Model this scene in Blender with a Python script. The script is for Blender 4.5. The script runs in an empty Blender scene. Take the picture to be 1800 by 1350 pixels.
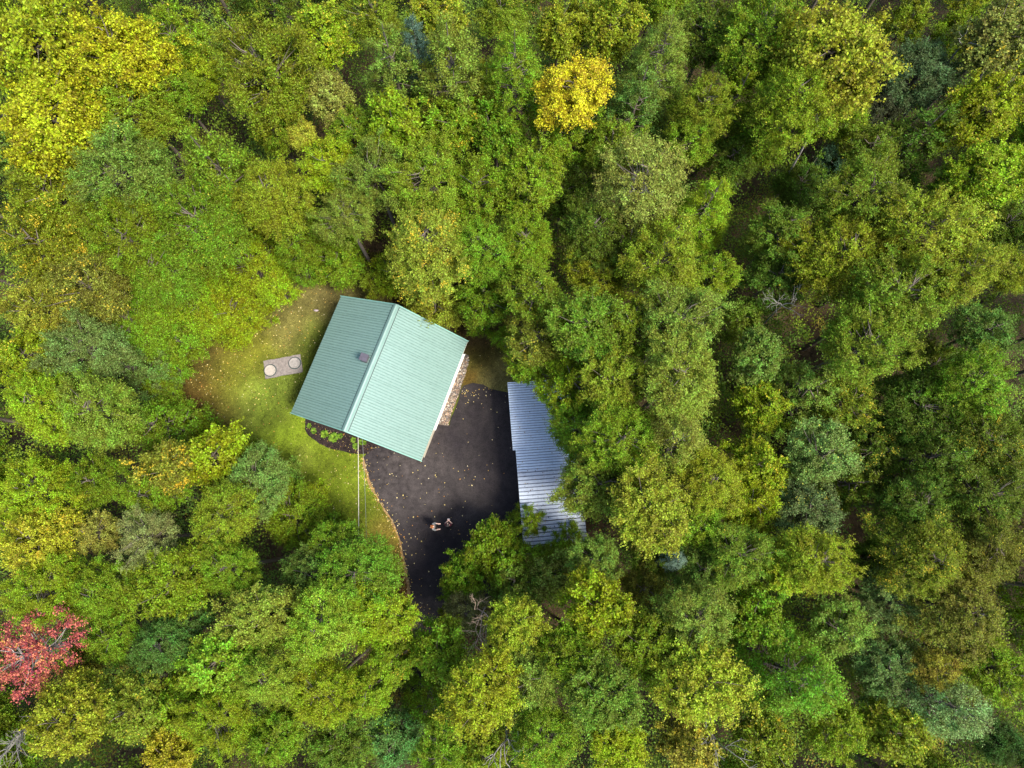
import bpy, bmesh, math, random
import numpy as np
from mathutils import Vector, Matrix
R = math.radians
scene = bpy.context.scene
col = scene.collection

# ------------------------------------------------------------------ camera, world, sun, exposure
CAM_H = 38.0; TILT = R(11); FPX = 1200.0          # focal length in pixels of the 1800 px wide photo
cam_d = bpy.data.cameras.new("camera"); cam = bpy.data.objects.new("camera", cam_d); col.objects.link(cam)
cam_d.sensor_width = 36.0; cam_d.lens = 36.0 * FPX / 1800.0; cam_d.clip_start = 0.5; cam_d.clip_end = 800
cam.location = (0, 0, CAM_H); cam.rotation_euler = (TILT, 0, 0)
scene.camera = cam
SUN_EL, SUN_AZ = R(60), R(-33)                    # azimuth measured from +X (picture right), counter-clockwise
w = bpy.data.worlds.new("World"); scene.world = w; w.use_nodes = True
nt = w.node_tree; bg = nt.nodes["Background"]
sky = nt.nodes.new("ShaderNodeTexSky"); sky.sky_type = 'NISHITA'; sky.sun_disc = False
sky.sun_elevation = SUN_EL; sky.sun_rotation = R(90) - SUN_AZ; sky.dust_density = 2.5; sky.air_density = 1.2
nt.links.new(sky.outputs[0], bg.inputs[0]); bg.inputs[1].default_value = 0.15
sd = bpy.data.lights.new("sun", 'SUN'); sd.energy = 3.2; sd.angle = R(14); sd.color = (1.0, 0.93, 0.80)
sun = bpy.data.objects.new("sun", sd); col.objects.link(sun)
tosun = Vector((math.cos(SUN_EL)*math.cos(SUN_AZ), math.cos(SUN_EL)*math.sin(SUN_AZ), math.sin(SUN_EL)))
sun.rotation_euler = tosun.to_track_quat('Z', 'Y').to_euler(); sun.location = tosun*60
scene.view_settings.view_transform = 'Standard'; scene.view_settings.look = 'None'
scene.view_settings.exposure = 1.06; scene.view_settings.gamma = 1.0
scene.view_settings.use_curve_mapping = False
scene.cycles.max_bounces = 8; scene.cycles.transparent_max_bounces = 8

# ------------------------------------------------------------------ helpers
def P(px, py, z=0.0):
    """survey: where the sight line of a spot measured on the photo meets height z"""
    F = Vector((0, math.sin(TILT), -math.cos(TILT))); U = Vector((0, math.cos(TILT), math.sin(TILT)))
    d = F*FPX + Vector((px-900, 0, 0)) - U*(py-675)
    t = (z-CAM_H)/d.z
    return Vector((0, 0, CAM_H)) + d*t
def depth_at(p):
    v = Vector(p)-Vector((0, 0, CAM_H)); return v.dot(Vector((0, math.sin(TILT), -math.cos(TILT))))

def props(o, label=None, cat=None, group=None, kind=None):
    if label: o["label"] = label
    if cat: o["category"] = cat
    if group: o["group"] = group
    if kind: o["kind"] = kind
    return o
def link(name, data, parent=None, loc=None):
    o = bpy.data.objects.new(name, data); col.objects.link(o)
    if parent: o.parent = parent
    if loc is not None: o.location = loc
    return o
def empty(name, loc=(0, 0, 0), rz=0.0, **k):
    o = link(name, None, loc=loc); o.rotation_euler = (0, 0, rz); o.empty_display_size = 0.3
    return props(o, **k)
def mesh_np(name, verts, faces, mat, attrs=None, smooth=False):
    """faces: (n,k) array all of the same size"""
    verts = np.asarray(verts, dtype=np.float32); faces = np.asarray(faces, dtype=np.int32)
    me = bpy.data.meshes.new(name); n, k = faces.shape
    me.vertices.add(len(verts)); me.vertices.foreach_set("co", verts.ravel())
    me.loops.add(n*k); me.loops.foreach_set("vertex_index", faces.ravel())
    me.polygons.add(n); me.polygons.foreach_set("loop_start", np.arange(0, n*k, k, dtype=np.int32))
    if attrs:
        for an, (typ, dom, data) in attrs.items():
            a = me.attributes.new(an, typ, dom)
            a.data.foreach_set("color" if typ == 'FLOAT_COLOR' else "value", np.asarray(data, dtype=np.float32).ravel())
    me.update(calc_edges=True)
    me.polygons.foreach_set("use_smooth", np.full(n, bool(smooth)))
    if mat: me.materials.append(mat)
    return me
def from_bm(name, bm, mat, parent=None, loc=None, smooth=False):
    bmesh.ops.recalc_face_normals(bm, faces=bm.faces)
    me = bpy.data.meshes.new(name); bm.to_mesh(me); bm.free()
    if smooth: me.polygons.foreach_set("use_smooth", [True]*len(me.polygons))
    if mat: me.materials.append(mat)
    return link(name, me, parent, loc)
def add_box(bm, c, s, mat3=None, bev=0.0):
    r = bmesh.ops.create_cube(bm, size=1.0)
    vs = r['verts']
    for v in vs: v.co = Vector((v.co.x*s[0], v.co.y*s[1], v.co.z*s[2]))
    if bev:
        es = list({e for v in vs for e in v.link_edges})
        rr = bmesh.ops.bevel(bm, geom=es, offset=bev, segments=1, affect='EDGES'); vs = list({v for f in rr['faces'] for v in f.verts} | {v for v in vs if v.is_valid})
    if mat3 is not None:
        for v in vs: v.co = mat3 @ v.co
    for v in vs: v.co += Vector(c)
    return vs
def box(name, c, s, mat, parent=None, bev=0.0, rot=None):
    bm = bmesh.new(); add_box(bm, (0, 0, 0), s, rot, bev); return from_bm(name, bm, mat, parent, c)
def tube_arrays(pts, rads, sides=6):
    pts = np.asarray(pts, float); n = len(pts); V = []; Fc = []
    for i in range(n):
        t = pts[min(i+1, n-1)]-pts[max(i-1, 0)]; t /= (np.linalg.norm(t)+1e-9)
        a = np.cross(t, [0, 0, 1.0] if abs(t[2]) < .9 else [1.0, 0, 0]); a /= np.linalg.norm(a)+1e-9; b = np.cross(t, a)
        for k in range(sides):
            q = 2*math.pi*k/sides; V.append(pts[i]+rads[i]*(a*math.cos(q)+b*math.sin(q)))
    for i in range(n-1):
        for k in range(sides):
            k2 = (k+1) % sides; Fc.append((i*sides+k, i*sides+k2, (i+1)*sides+k2, (i+1)*sides+k))
    return np.array(V), np.array(Fc)
class Tubes:
    def __init__(s): s.V = []; s.F = []; s.n = 0
    def add(s, pts, rads, sides=5):
        v, f = tube_arrays(pts, rads, sides); s.V.append(v); s.F.append(f+s.n); s.n += len(v)
    def mesh(s, name, mat): return mesh_np(name, np.concatenate(s.V), np.concatenate(s.F), mat, smooth=True)

# ------------------------------------------------------------------ materials
def mat_new(name):
    m = bpy.data.materials.new(name); m.use_nodes = True; n = m.node_tree.nodes; b = n["Principled BSDF"]
    return m, m.node_tree, b
def L(nt, a, b): nt.links.new(a, b)
def noise(nt, scale, detail=4, rough=0.6, coord='Object', vec=None, dist=0.0):
    n = nt.nodes.new("ShaderNodeTexNoise"); n.inputs["Scale"].default_value = scale
    n.inputs["Detail"].default_value = detail; n.inputs["Roughness"].default_value = rough; n.inputs["Distortion"].default_value = dist
    if vec is None:
        tc = nt.nodes.new("ShaderNodeTexCoord"); vec = tc.outputs[coord]
    L(nt, vec, n.inputs["Vector"]); return n.outputs["Fac"]
def ramp(nt, fac, stops):
    r = nt.nodes.new("ShaderNodeValToRGB"); L(nt, fac, r.inputs[0]); e = r.color_ramp.elements
    while len(e) < len(stops): e.new(0.5)
    for i, (p, c) in enumerate(stops): e[i].position = p; e[i].color = (*c, 1) if len(c) == 3 else c
    return r.outputs[0]
def mixc(nt, fac, a, b, mode='MIX'):
    m = nt.nodes.new("ShaderNodeMix"); m.data_type = 'RGBA'; m.blend_type = mode
    for s, v in ((0, fac), (6, a), (7, b)):
        if hasattr(v, "links"): L(nt, v, m.inputs[s])
        else: m.inputs[s].default_value = v if s == 0 else (*v, 1)
    return m.outputs[2]
def math_n(nt, op, a, b=None, clamp=False):
    m = nt.nodes.new("ShaderNodeMath"); m.operation = op; m.use_clamp = clamp
    for s, v in ((0, a), (1, b)):
        if v is None: continue
        if hasattr(v, "links"): L(nt, v, m.inputs[s])
        else: m.inputs[s].default_value = v
    return m.outputs[0]
def bump(nt, b, h, strength=0.3, dist=0.02):
    n = nt.nodes.new("ShaderNodeBump"); n.inputs["Strength"].default_value = strength; n.inputs["Distance"].default_value = dist
    L(nt, h, n.inputs["Height"]); L(nt, n.outputs[0], b.inputs["Normal"])
def simple(name, c, rough=0.7, metal=0.0, var=0.12, scale=6.0, bmp=0.1, spec=0.5):
    m, t, b = mat_new(name); f = noise(t, scale, 6)
    L(t, ramp(t, f, [(0.3, tuple(x*(1-var) for x in c)), (0.7, tuple(min(1, x*(1+var)) for x in c))]), b.inputs["Base Color"])
    b.inputs["Roughness"].default_value = rough; b.inputs["Metallic"].default_value = metal; b.inputs["Specular IOR Level"].default_value = spec
    if bmp: bump(t, b, noise(t, scale*8, 3), bmp, 0.01)
    return m

def leaf_material():
    m, t, b = mat_new("leaf"); N = t.nodes
    oi = N.new("ShaderNodeObjectInfo")
    ar = N.new("ShaderNodeAttribute"); ar.attribute_name = "rnd"
    ac = N.new("ShaderNodeAttribute"); ac.attribute_name = "clump"
    tc = N.new("ShaderNodeTexCoord")
    hue = N.new("ShaderNodeHueSaturation")
    L(t, oi.outputs["Color"], hue.inputs["Color"])
    # hue and value vary leaf by leaf and bough by bough
    h1 = math_n(t, 'MULTIPLY', math_n(t, 'SUBTRACT', ar.outputs["Fac"], 0.5), 0.055)
    h2 = math_n(t, 'MULTIPLY', math_n(t, 'SUBTRACT', ac.outputs["Fac"], 0.5), 0.045)
    L(t, math_n(t, 'ADD', math_n(t, 'ADD', h1, h2), 0.5), hue.inputs["Hue"])
    v = math_n(t, 'ADD', math_n(t, 'MULTIPLY', math_n(t, 'POWER', ar.outputs["Fac"], 2.0), 1.35), 0.45)
    v2 = math_n(t, 'ADD', math_n(t, 'MULTIPLY', ac.outputs["Fac"], 0.4), 0.8)
    L(t, math_n(t, 'MULTIPLY', v, v2), hue.inputs["Value"])
    # autumn leaves: some boughs have turned
    nf = noise(t, 1.6, 2, 0.5, vec=tc.outputs["Object"])
    s = math_n(t, 'ADD', math_n(t, 'MULTIPLY', ac.outputs["Fac"], 0.42), math_n(t, 'MULTIPLY', nf, 0.5))
    s = math_n(t, 'ADD', s, math_n(t, 'MULTIPLY', ar.outputs["Fac"], 0.42))
    thr = math_n(t, 'SUBTRACT', 1.12, math_n(t, 'MULTIPLY', oi.outputs["Alpha"], 0.6))
    f = math_n(t, 'MULTIPLY', math_n(t, 'SUBTRACT', s, thr), 9.0, clamp=True)
    tcol = ramp(t, ar.outputs["Fac"], [(0.0, (0.40, 0.14, 0.02)), (0.35, (0.60, 0.30, 0.02)), (0.7, (0.70, 0.47, 0.03)), (1.0, (0.62, 0.50, 0.06))])
    f = math_n(t, 'MULTIPLY', f, math_n(t, 'GREATER_THAN', oi.outputs["Alpha"], 0.01))
    c = mixc(t, f, hue.outputs[0], tcol)
    L(t, c, b.inputs["Base Color"]); b.inputs["Roughness"].default_value = 0.45; b.inputs["Specular IOR Level"].default_value = 0.16
    tr = N.new("ShaderNodeBsdfTranslucent")
    L(t, mixc(t, 1.0, c, (1.15, 1.2, 0.55), 'MULTIPLY'), tr.inputs["Color"])
    mx = N.new("ShaderNodeMixShader"); mx.inputs[0].default_value = 0.38
    L(t, b.outputs[0], mx.inputs[1]); L(t, tr.outputs[0], mx.inputs[2]); L(t, mx.outputs[0], N["Material Output"].inputs["Surface"])
    return m
LEAF = leaf_material()
BARK = simple("bark", (0.13, 0.105, 0.085), 0.9, var=0.4, scale=5, bmp=0.5)
PALEBARK = simple("pale_bark", (0.30, 0.275, 0.25), 0.85, var=0.3, scale=4, bmp=0.4)

# attribute-coloured matte material (grass, litter, stones)
def attr_mat(name, rough=0.8, trans=0.0, spec=0.3):
    m, t, b = mat_new(name); a = t.nodes.new("ShaderNodeAttribute"); a.attribute_name = "tint"
    L(t, a.outputs["Color"], b.inputs["Base Color"]); b.inputs["Roughness"].default_value = rough; b.inputs["Specular IOR Level"].default_value = spec
    if trans:
        tr = t.nodes.new("ShaderNodeBsdfTranslucent"); L(t, a.outputs["Color"], tr.inputs["Color"])
        mx = t.nodes.new("ShaderNodeMixShader"); mx.inputs[0].default_value = trans
        L(t, b.outputs[0], mx.inputs[1]); L(t, tr.outputs[0], mx.inputs[2]); L(t, mx.outputs[0], t.nodes["Material Output"].inputs["Surface"])
    return m
BLADE = attr_mat("grass_blade", 0.6, 0.3); LITTER = attr_mat("fallen_leaf", 0.7, 0.15); STONE = attr_mat("river_stone", 0.75)

def asphalt_mat():
    m, t, b = mat_new("asphalt")
    big = noise(t, 0.35, 5, 0.6, dist=0.6); mid = noise(t, 3.0, 6, 0.7); fine = noise(t, 26, 4, 0.9)
    c1 = ramp(t, big, [(0.3, (0.016, 0.014, 0.018)), (0.55, (0.030, 0.027, 0.028)), (0.8, (0.062, 0.056, 0.055))])
    c2 = ramp(t, mid, [(0.25, (0.6, 0.6, 0.62)), (0.75, (1.35, 1.3, 1.3))])
    c3 = ramp(t, fine, [(0.35, (0.45, 0.45, 0.45)), (0.68, (1.9, 1.8, 1.8))])
    c = mixc(t, 1.0, mixc(t, 1.0, c1, c2, 'MULTIPLY'), c3, 'MULTIPLY')
    # worn, greyer apron by the house corner
    geo = t.nodes.new("ShaderNodeNewGeometry"); d = t.nodes.new("ShaderNodeVectorMath"); d.operation = 'DISTANCE'
    L(t, geo.outputs["Position"], d.inputs[0]); d.inputs[1].default_value = tuple(P(700, 815, 0.03))
    f = math_n(t, 'SUBTRACT', 1.0, math_n(t, 'DIVIDE', d.outputs["Value"], 3.4), clamp=True)
    f = math_n(t, 'MULTIPLY', math_n(t, 'MULTIPLY', f, 0.9, clamp=True), ramp(t, mid, [(0.35, (0, 0, 0)), (0.7, (.7, .7, .7))]))
    c = mixc(t, f, c, (0.105, 0.09, 0.092))
    L(t, c, b.inputs["Base Color"]); b.inputs["Roughness"].default_value = 0.85; b.inputs["Specular IOR Level"].default_value = 0.25
    bump(t, b, fine, 0.6, 0.01); return m
ASPHALT = asphalt_mat()
def mulch_mat():
    m, t, b = mat_new("bark_mulch")
    L(t, ramp(t, noise(t, 14, 5, 0.8), [(0.3, (0.006, 0.004, 0.005)), (0.6, (0.03, 0.018, 0.018)), (0.8, (0.10, 0.06, 0.05))]), b.inputs["Base Color"])
    b.inputs["Roughness"].default_value = 0.9; bump(t, b, noise(t, 30, 3, .8), 1.0, 0.04); return m
def floor_mat():
    m, t, b = mat_new("forest_floor")
    L(t, ramp(t, noise(t, 2.2, 8, 0.75), [(0.3, (0.025, 0.016, 0.008)), (0.5, (0.07, 0.045, 0.02)), (0.75, (0.15, 0.10, 0.045))]), b.inputs["Base Color"])
    b.inputs["Roughness"].default_value = 0.95; bump(t, b, noise(t, 12, 5), 0.8, 0.05); return m
def lawn_mat():
    m, t, b = mat_new("lawn"); a = t.nodes.new("ShaderNodeAttribute"); a.attribute_name = "tint"
    fine = noise(t, 22, 6, 0.75)
    L(t, mixc(t, 1.0, a.outputs["Color"], ramp(t, fine, [(0.3, (0.35, 0.35, 0.35)), (0.7, (1.5, 1.5, 1.4))]), 'MULTIPLY'), b.inputs["Base Color"])
    b.inputs["Roughness"].default_value = 0.9; b.inputs["Specular IOR Level"].default_value = 0.2; bump(t, b, fine, 0.8, 0.04); return m
def green_metal():
    m, t, b = mat_new("green_painted_steel")
    geo = t.nodes.new("ShaderNodeNewGeometry"); ps = geo.outputs["Position"]
    f = noise(t, 0.45, 5, 0.6, vec=ps); f2 = noise(t, 5, 6, 0.75, vec=ps)
    c = mixc(t, 1.0, ramp(t, f, [(0.3, (0.17, 0.277, 0.25)), (0.7, (0.19, 0.30, 0.275))]), ramp(t, f2, [(0.3, (0.90, .91, .91)), (0.7, (1.06, 1.05, 1.04))]), 'MULTIPLY')
    L(t, c, b.inputs["Base Color"]); b.inputs["Roughness"].default_value = 0.42
    L(t, ramp(t, f2, [(0.3, (.36,)*3), (0.75, (.48,)*3)]), b.inputs["Roughness"]); b.inputs["Metallic"].default_value = 0.0
    b.inputs["Specular IOR Level"].default_value = 0.4
    return m
GREEN = green_metal()
def galv(name, lo, hi, rust):
    m, t, b = mat_new(name)
    geo = t.nodes.new("ShaderNodeNewGeometry"); ps = geo.outputs["Position"]
    f = noise(t, 0.6, 5, 0.7, vec=ps); f2 = noise(t, 9, 5, 0.8, vec=ps)
    c = mixc(t, 1.0, ramp(t, f, [(0.3, lo), (0.7, hi)]), ramp(t, f2, [(0.25, (.75, .76, .8)), (0.7, (1.1, 1.1, 1.1))]), 'MULTIPLY')
    if rust: c = mixc(t, ramp(t, noise(t, 3.0, 8, 0.8, vec=ps), [(0.56, (0, 0, 0)), (0.75, (.7, .7, .7))]), c, (0.16, 0.15, 0.17))
    L(t, c, b.inputs["Base Color"]); b.inputs["Metallic"].default_value = 0.05; b.inputs["Roughness"].default_value = 0.55
    return m
GALV_NEW = galv("bluish_galvanised_steel", (0.50, 0.61, 0.76), (0.60, 0.70, 0.84), False)
GALV_OLD = galv("weathered_galvanised_steel", (0.40, 0.46, 0.56), (0.50, 0.56, 0.66), True)
WHITE = simple("white_paint", (0.78, 0.76, 0.70), 0.5, var=0.05, bmp=0.05)
CREAM = simple("cream_siding", (0.62, 0.57, 0.46), 0.7, var=0.08, bmp=0.1)
CONC = simple("concrete", (0.20, 0.175, 0.165), 0.9, var=0.3, scale=9, bmp=0.4)
CONC2 = simple("pale_concrete", (0.36, 0.325, 0.29), 0.9, var=0.12, scale=7, bmp=0.3)
CONC3 = simple("grey_concrete_lid", (0.27, 0.25, 0.24), 0.9, var=0.25, scale=7, bmp=0.3)
GLASS = simple("dark_glass", (0.03, 0.035, 0.04), 0.08, var=0.05, bmp=0)
STEELGREY = simple("grey_steel", (0.17, 0.15, 0.17), 0.45, 0.4, var=0.15)
DARK = simple("near_black", (0.03, 0.05, 0.05), 0.6, var=0.1)
WOOD = simple("weathered_wood", (0.16, 0.12, 0.09), 0.9, var=0.3, scale=5, bmp=0.4)
CABLE = simple("pale_cable", (0.50, 0.46, 0.40), 0.5, var=0.1, scale=3)
WIRE = simple("grey_wire", (0.22, 0.23, 0.24), 0.5, var=0.1)

# ------------------------------------------------------------------ ground
rng = np.random.default_rng(7)
def ground_sheet():
    xs = np.concatenate([np.linspace(-300, -45, 8), np.linspace(-40, 40, 81), np.linspace(45, 300, 8)])
    ys = np.concatenate([np.linspace(-300, -35, 8), np.linspace(-30, 50, 81), np.linspace(55, 300, 8)])
    X, Y = np.meshgrid(xs, ys); Z = 0.0*X
    far = np.maximum(0, np.hypot(X, Y-8)-16); Z = -0.02 + 0.12*np.sin(X*.31)*np.cos(Y*.27)*np.minimum(far, 8)/8
    V = np.stack([X.ravel(), Y.ravel(), Z.ravel()], 1); nx = len(xs); ny = len(ys)
    i, j = np.meshgrid(np.arange(nx-1), np.arange(ny-1)); a = (j*nx+i).ravel()
    return mesh_np("forest_floor", V, np.stack([a, a+1, a+nx+1, a+nx], 1), floor_mat(), smooth=True)
props(link("forest_floor", ground_sheet()), "brown leaf-littered ground under the surrounding forest", kind="structure")

def world_poly(pts, z): return [P(x, y, z) for x, y in pts]
def flat(name, pts, z, mat, label, thick=0.0):
    bm = bmesh.new(); vs = [bm.verts.new((p.x, p.y, z)) for p in world_poly(pts, z)]
    f = bm.faces.new(vs); f.normal_update()
    if f.normal.z < 0: f.normal_flip()
    if thick:
        r = bmesh.ops.extrude_face_region(bm, geom=[f])
        for v in r['geom']:
            if isinstance(v, bmesh.types.BMVert): v.co.z -= thick
        top = [ff for ff in bm.faces if all(abs(v.co.z-z) < 1e-6 for v in ff.verts)]
    bmesh.ops.triangulate(bm, faces=bm.faces)
    o = from_bm(name, bm, mat); props(o, label, kind="structure"); return o

def wiggle(pts, amp, step, seed):
    """cut an outline into short pieces and make it uneven"""
    r = random.Random(seed); out = []
    for i in range(len(pts)):
        a = pts[i]; b = pts[(i+1) % len(pts)]; n = max(1, int(math.dist(a, b)/step))
        for k in range(n):
            t = k/n; out.append((a[0]+(b[0]-a[0])*t+r.uniform(-amp, amp), a[1]+(b[1]-a[1])*t+r.uniform(-amp, amp)))
    return out

# lawn colours: where the turf is lush, mossy, darker green by the west eave, or brown with fallen leaves
PATCH = [  # px, py, radius px, colour, weight
    (345, 640, 55, (0.12, 0.10, 0.018), 1.0), (325, 715, 50, (0.090, 0.040, 0.012), 1.2), (300, 660, 45, (0.10, 0.06, 0.014), .8),
    (365, 600, 40, (0.14, 0.11, 0.025), 1.0), (400, 720, 40, (0.105, 0.08, 0.016), .7),
    (500, 570, 45, (0.175, 0.16, 0.045), 1.0), (590, 500, 70, (0.135, 0.115, 0.04), 1.1), (560, 600, 40, (0.075, 0.105, 0.010), 1.2),
    (440, 640, 40, (0.14, 0.15, 0.014), .8), (450, 700, 50, (0.17, 0.23, 0.030), 1.4), (480, 720, 35, (0.13, 0.18, 0.014), 1.0),
    (500, 690, 30, (0.09, 0.12, 0.016), 1.2), (520, 780, 60, (0.14, 0.20, 0.012), 1.3), (590, 860, 70, (0.135, 0.185, 0.012), 1.4),
    (640, 880, 40, (0.125, 0.17, 0.012), 1.0), (530, 800, 25, (0.18, 0.19, 0.04), .6), (680, 930, 40, (0.15, 0.115, 0.02), 1.0),
    (715, 1050, 50, (0.15, 0.075, 0.02), 1.5), (840, 640, 35, (0.12, 0.11, 0.02), 1.0), (860, 660, 30, (0.17, 0.15, 0.06), .9),
    (826, 665, 16, (0.17, 0.10, 0.02), 1.3), (840, 590, 40, (0.07, 0.045, 0.02), 1.3), (440, 590, 40, (0.13, 0.13, 0.014), .8),
    (400, 670, 45, (0.12, 0.12, 0.012), .9), (720, 500, 60, (0.07, 0.05, 0.02), 1.0)]
PC = np.array([[*P(a, b, 0)[:2], c*0.0317] for a, b, c, _, _ in PATCH]); PCOL = np.array([p[3] for p in PATCH]); PW = np.array([p[4] for p in PATCH])
_ph = rng.uniform(0, 6.28, (18, 2)); _dir = rng.normal(size=(18, 2)); _fr = np.geomspace(0.5, 16, 18)
def fbm(x, y):
    s = 0*x
    for i in range(18):
        d = _dir[i]/np.linalg.norm(_dir[i]); s = s+np.sin((x*d[0]+y*d[1])*_fr[i]+_ph[i, 0]+1.3*np.sin((x*d[1]-y*d[0])*_fr[i]*.7+_ph[i, 1]))/(i+2)**.5
    return s/3.2
def lawn_color(x, y):
    wx = x+0.35*fbm(x*1.7+9, y*1.7); wy = y+0.35*fbm(x*1.7, y*1.7+5)
    wgt = np.zeros(x.shape)+0.05; acc = wgt[..., None]*np.array([0.11, 0.14, 0.014])
    for i in range(len(PC)):
        g = PW[i]*np.exp(-((wx-PC[i, 0])**2+(wy-PC[i, 1])**2)/(2*(PC[i, 2]*.6)**2)); wgt = wgt+g; acc = acc+g[..., None]*PCOL[i]
    c = acc/wgt[..., None]; n = fbm(x*2.3+3, y*2.3)
    return c*(1+0.5*n[..., None])*np.array([1.0, 1, 1])+np.maximum(0, fbm(x*4, y*4+7))[..., None]*np.array([.02, .014, .004])
LAWN_PX = [(255, 640), (285, 560), (400, 520), (500, 440), (620, 430), (760, 480), (900, 560), (935, 640), (905, 720), (820, 760), (700, 720), (690, 800),
           (700, 900), (740, 1000), (750, 1120), (700, 1190), (620, 1080), (560, 980), (470, 880), (380, 800), (280, 770)]
LAWN_W = np.array([P(a, b, 0)[:2] for a, b in LAWN_PX])
def inside(poly, x, y):
    r = np.zeros(x.shape, bool); n = len(poly)
    for i in range(n):
        x1, y1 = poly[i]; x2, y2 = poly[(i+1) % n]
        r ^= ((y1 > y) != (y2 > y)) & (x < (x2-x1)*(y-y1)/((y2-y1) if y2 != y1 else 1e-9)+x1)
    return r
def lawn_sheet():
    st = 0.16; xs = np.arange(LAWN_W[:, 0].min(), LAWN_W[:, 0].max(), st); ys = np.arange(LAWN_W[:, 1].min(), LAWN_W[:, 1].max(), st)
    X, Y = np.meshgrid(xs, ys); nx = len(xs)
    Z = 0.012+0.008*fbm(X, Y).clip(-1, 1); V = np.stack([X.ravel(), Y.ravel(), Z.ravel()], 1)
    i, j = np.meshgrid(np.arange(nx-1), np.arange(len(ys)-1)); a = (j*nx+i).ravel()
    cx = V[a, 0]+st/2; cy = V[a, 1]+st/2; keep = inside(LAWN_W, cx+.25*fbm(cx*2, cy*2), cy+.25*fbm(cx*2+4, cy*2)); a = a[keep]
    F = np.stack([a, a+1, a+nx+1, a+nx], 1); u, inv = np.unique(F, return_inverse=True)
    C = lawn_color(V[u, 0], V[u, 1]); C4 = np.concatenate([C, np.ones((len(C), 1))], 1)
    return mesh_np("lawn", V[u], inv.reshape(F.shape), lawn_mat(), {"tint": ('FLOAT_COLOR', 'POINT', C4)}, smooth=True)
props(link("lawn", lawn_sheet()), "patchy green and brown lawn around the green-roofed house", kind="structure")

ASPH_PX = [(700, 700), (789, 749), (797, 724), (806, 701), (811, 684), (815, 677), (830, 674), (848, 676), (862, 684), (880, 687), (905, 690), (960, 700), (1010, 900), (1000, 990),
           (930, 1030), (850, 1060), (790, 1100), (785, 1200), (800, 1330), (795, 1420), (690, 1420), (700, 1330), (716, 1220), (725, 1115), (724, 1080), (720, 1030), (712, 985), (703, 945), (690, 915),
           (668, 880), (652, 850), (643, 822), (640, 803), (646, 793), (662, 785), (672, 770)]
ASPH_PX2 = wiggle(ASPH_PX, 1.4, 9, 3)
flat("driveway", ASPH_PX2, 0.05, ASPHALT, "dark asphalt driveway between the green-roofed house and the grey shed", 0.05)
MULCH_PX = wiggle([(600, 700), (545, 725), (536, 738), (536, 757), (549, 771), (567, 782), (589, 791), (626, 798), (648, 798), (657, 791), (666, 781), (690, 765)], 1.2, 7, 5)
flat("mulch_bed", MULCH_PX, 0.04, mulch_mat(), "dark bark mulch bed along the south gable of the house", 0.04)
GRAV_PX = [(780, 650), (806, 620), (823, 624), (825, 632), (819, 655), (811, 678), (804, 701), (794, 724), (788, 748), (766, 745), (755, 740)]
flat("gravel_strip", wiggle(GRAV_PX, 1.0, 7, 8), 0.058, simple("gravel_bed", (0.11, 0.085, 0.07), 0.9, var=0.5, scale=14, bmp=0.8), "strip of river gravel under the east eave")
# crumbled tan soil along the driveway edge
edge = [(641, 803), (643, 822), (652, 850), (668, 880), (690, 915), (703, 945), (712, 985), (720, 1030), (724, 1080), (725, 1115)]
tan = wiggle([(x-4, y) for x, y in edge] + [(x+2, y) for x, y in edge[::-1]], 1.6, 6, 12)
flat("soil_edge", tan, 0.030, simple("tan_soil", (0.26, 0.165, 0.07), 0.95, var=0.4, scale=9, bmp=0.6), "narrow tan soil edge along the curved side of the driveway")

# ------------------------------------------------------------------ scattered stuff: grass blades, fallen leaves, stones
HOUSE_PTS = [(-9.2, 11.7), (-2.4, 9.15), (-4.65, 2.9), (-11.55, 5.3)]
ASPH_W = np.array([P(a, b, 0)[:2] for a, b in ASPH_PX]); MUL_W = np.array([P(a, b, 0)[:2] for a, b in MULCH_PX]); GRV_W = np.array([P(a, b, 0)[:2] for a, b in GRAV_PX])
def scatter_in(poly, n, avoid=()):
    lo = poly.min(0); hi = poly.max(0); p = rng.uniform(lo, hi, (int(n*2.6)+50, 2)); k = inside(poly, p[:, 0], p[:, 1])
    for a in avoid: k &= ~inside(np.array(a), p[:, 0], p[:, 1])
    return p[k][:n]
def grass():
    p = scatter_in(LAWN_W, 110000, [ASPH_W, MUL_W, GRV_W, HOUSE_PTS]); n = len(p)
    ang = rng.uniform(0, 6.283, n); h = rng.uniform(.03, .09, n); wd = rng.uniform(.008, .024, n); lean = rng.uniform(.2, 1.1, n); la = rng.uniform(0, 6.283, n)
    b = np.concatenate([p, np.full((n, 1), .008)], 1); d = np.stack([np.cos(ang), np.sin(ang), 0*ang], 1)*wd[:, None]
    t = b+np.stack([np.cos(la)*h*lean, np.sin(la)*h*lean, h], 1)
    V = np.stack([b-d, b+d, t], 1).reshape(-1, 3); F = np.arange(3*n).reshape(-1, 3)
    cell = rng.uniform(.55, 1.6, (97, 89)); cell2 = rng.uniform(.6, 1.5, (61, 71))
    tuft = cell[(p[:, 0]/.11).astype(int) % 97, (p[:, 1]/.11).astype(int) % 89]*cell2[((p[:, 0]+p[:, 1])/.23).astype(int) % 61, ((p[:, 0]-p[:, 1])/.23).astype(int) % 71]
    C = lawn_color(p[:, 0], p[:, 1])*rng.uniform(.5, 1.7, (n, 1))*tuft[:, None]; C = np.clip(C, 0, 1); C = np.concatenate([C, np.ones((n, 1))], 1)
    o = link("grass", mesh_np("grass", V, F, BLADE, {"tint": ('FLOAT_COLOR', 'FACE', C)})); props(o, "short patchy grass blades on the lawn around the house", kind="stuff")
grass()
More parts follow.
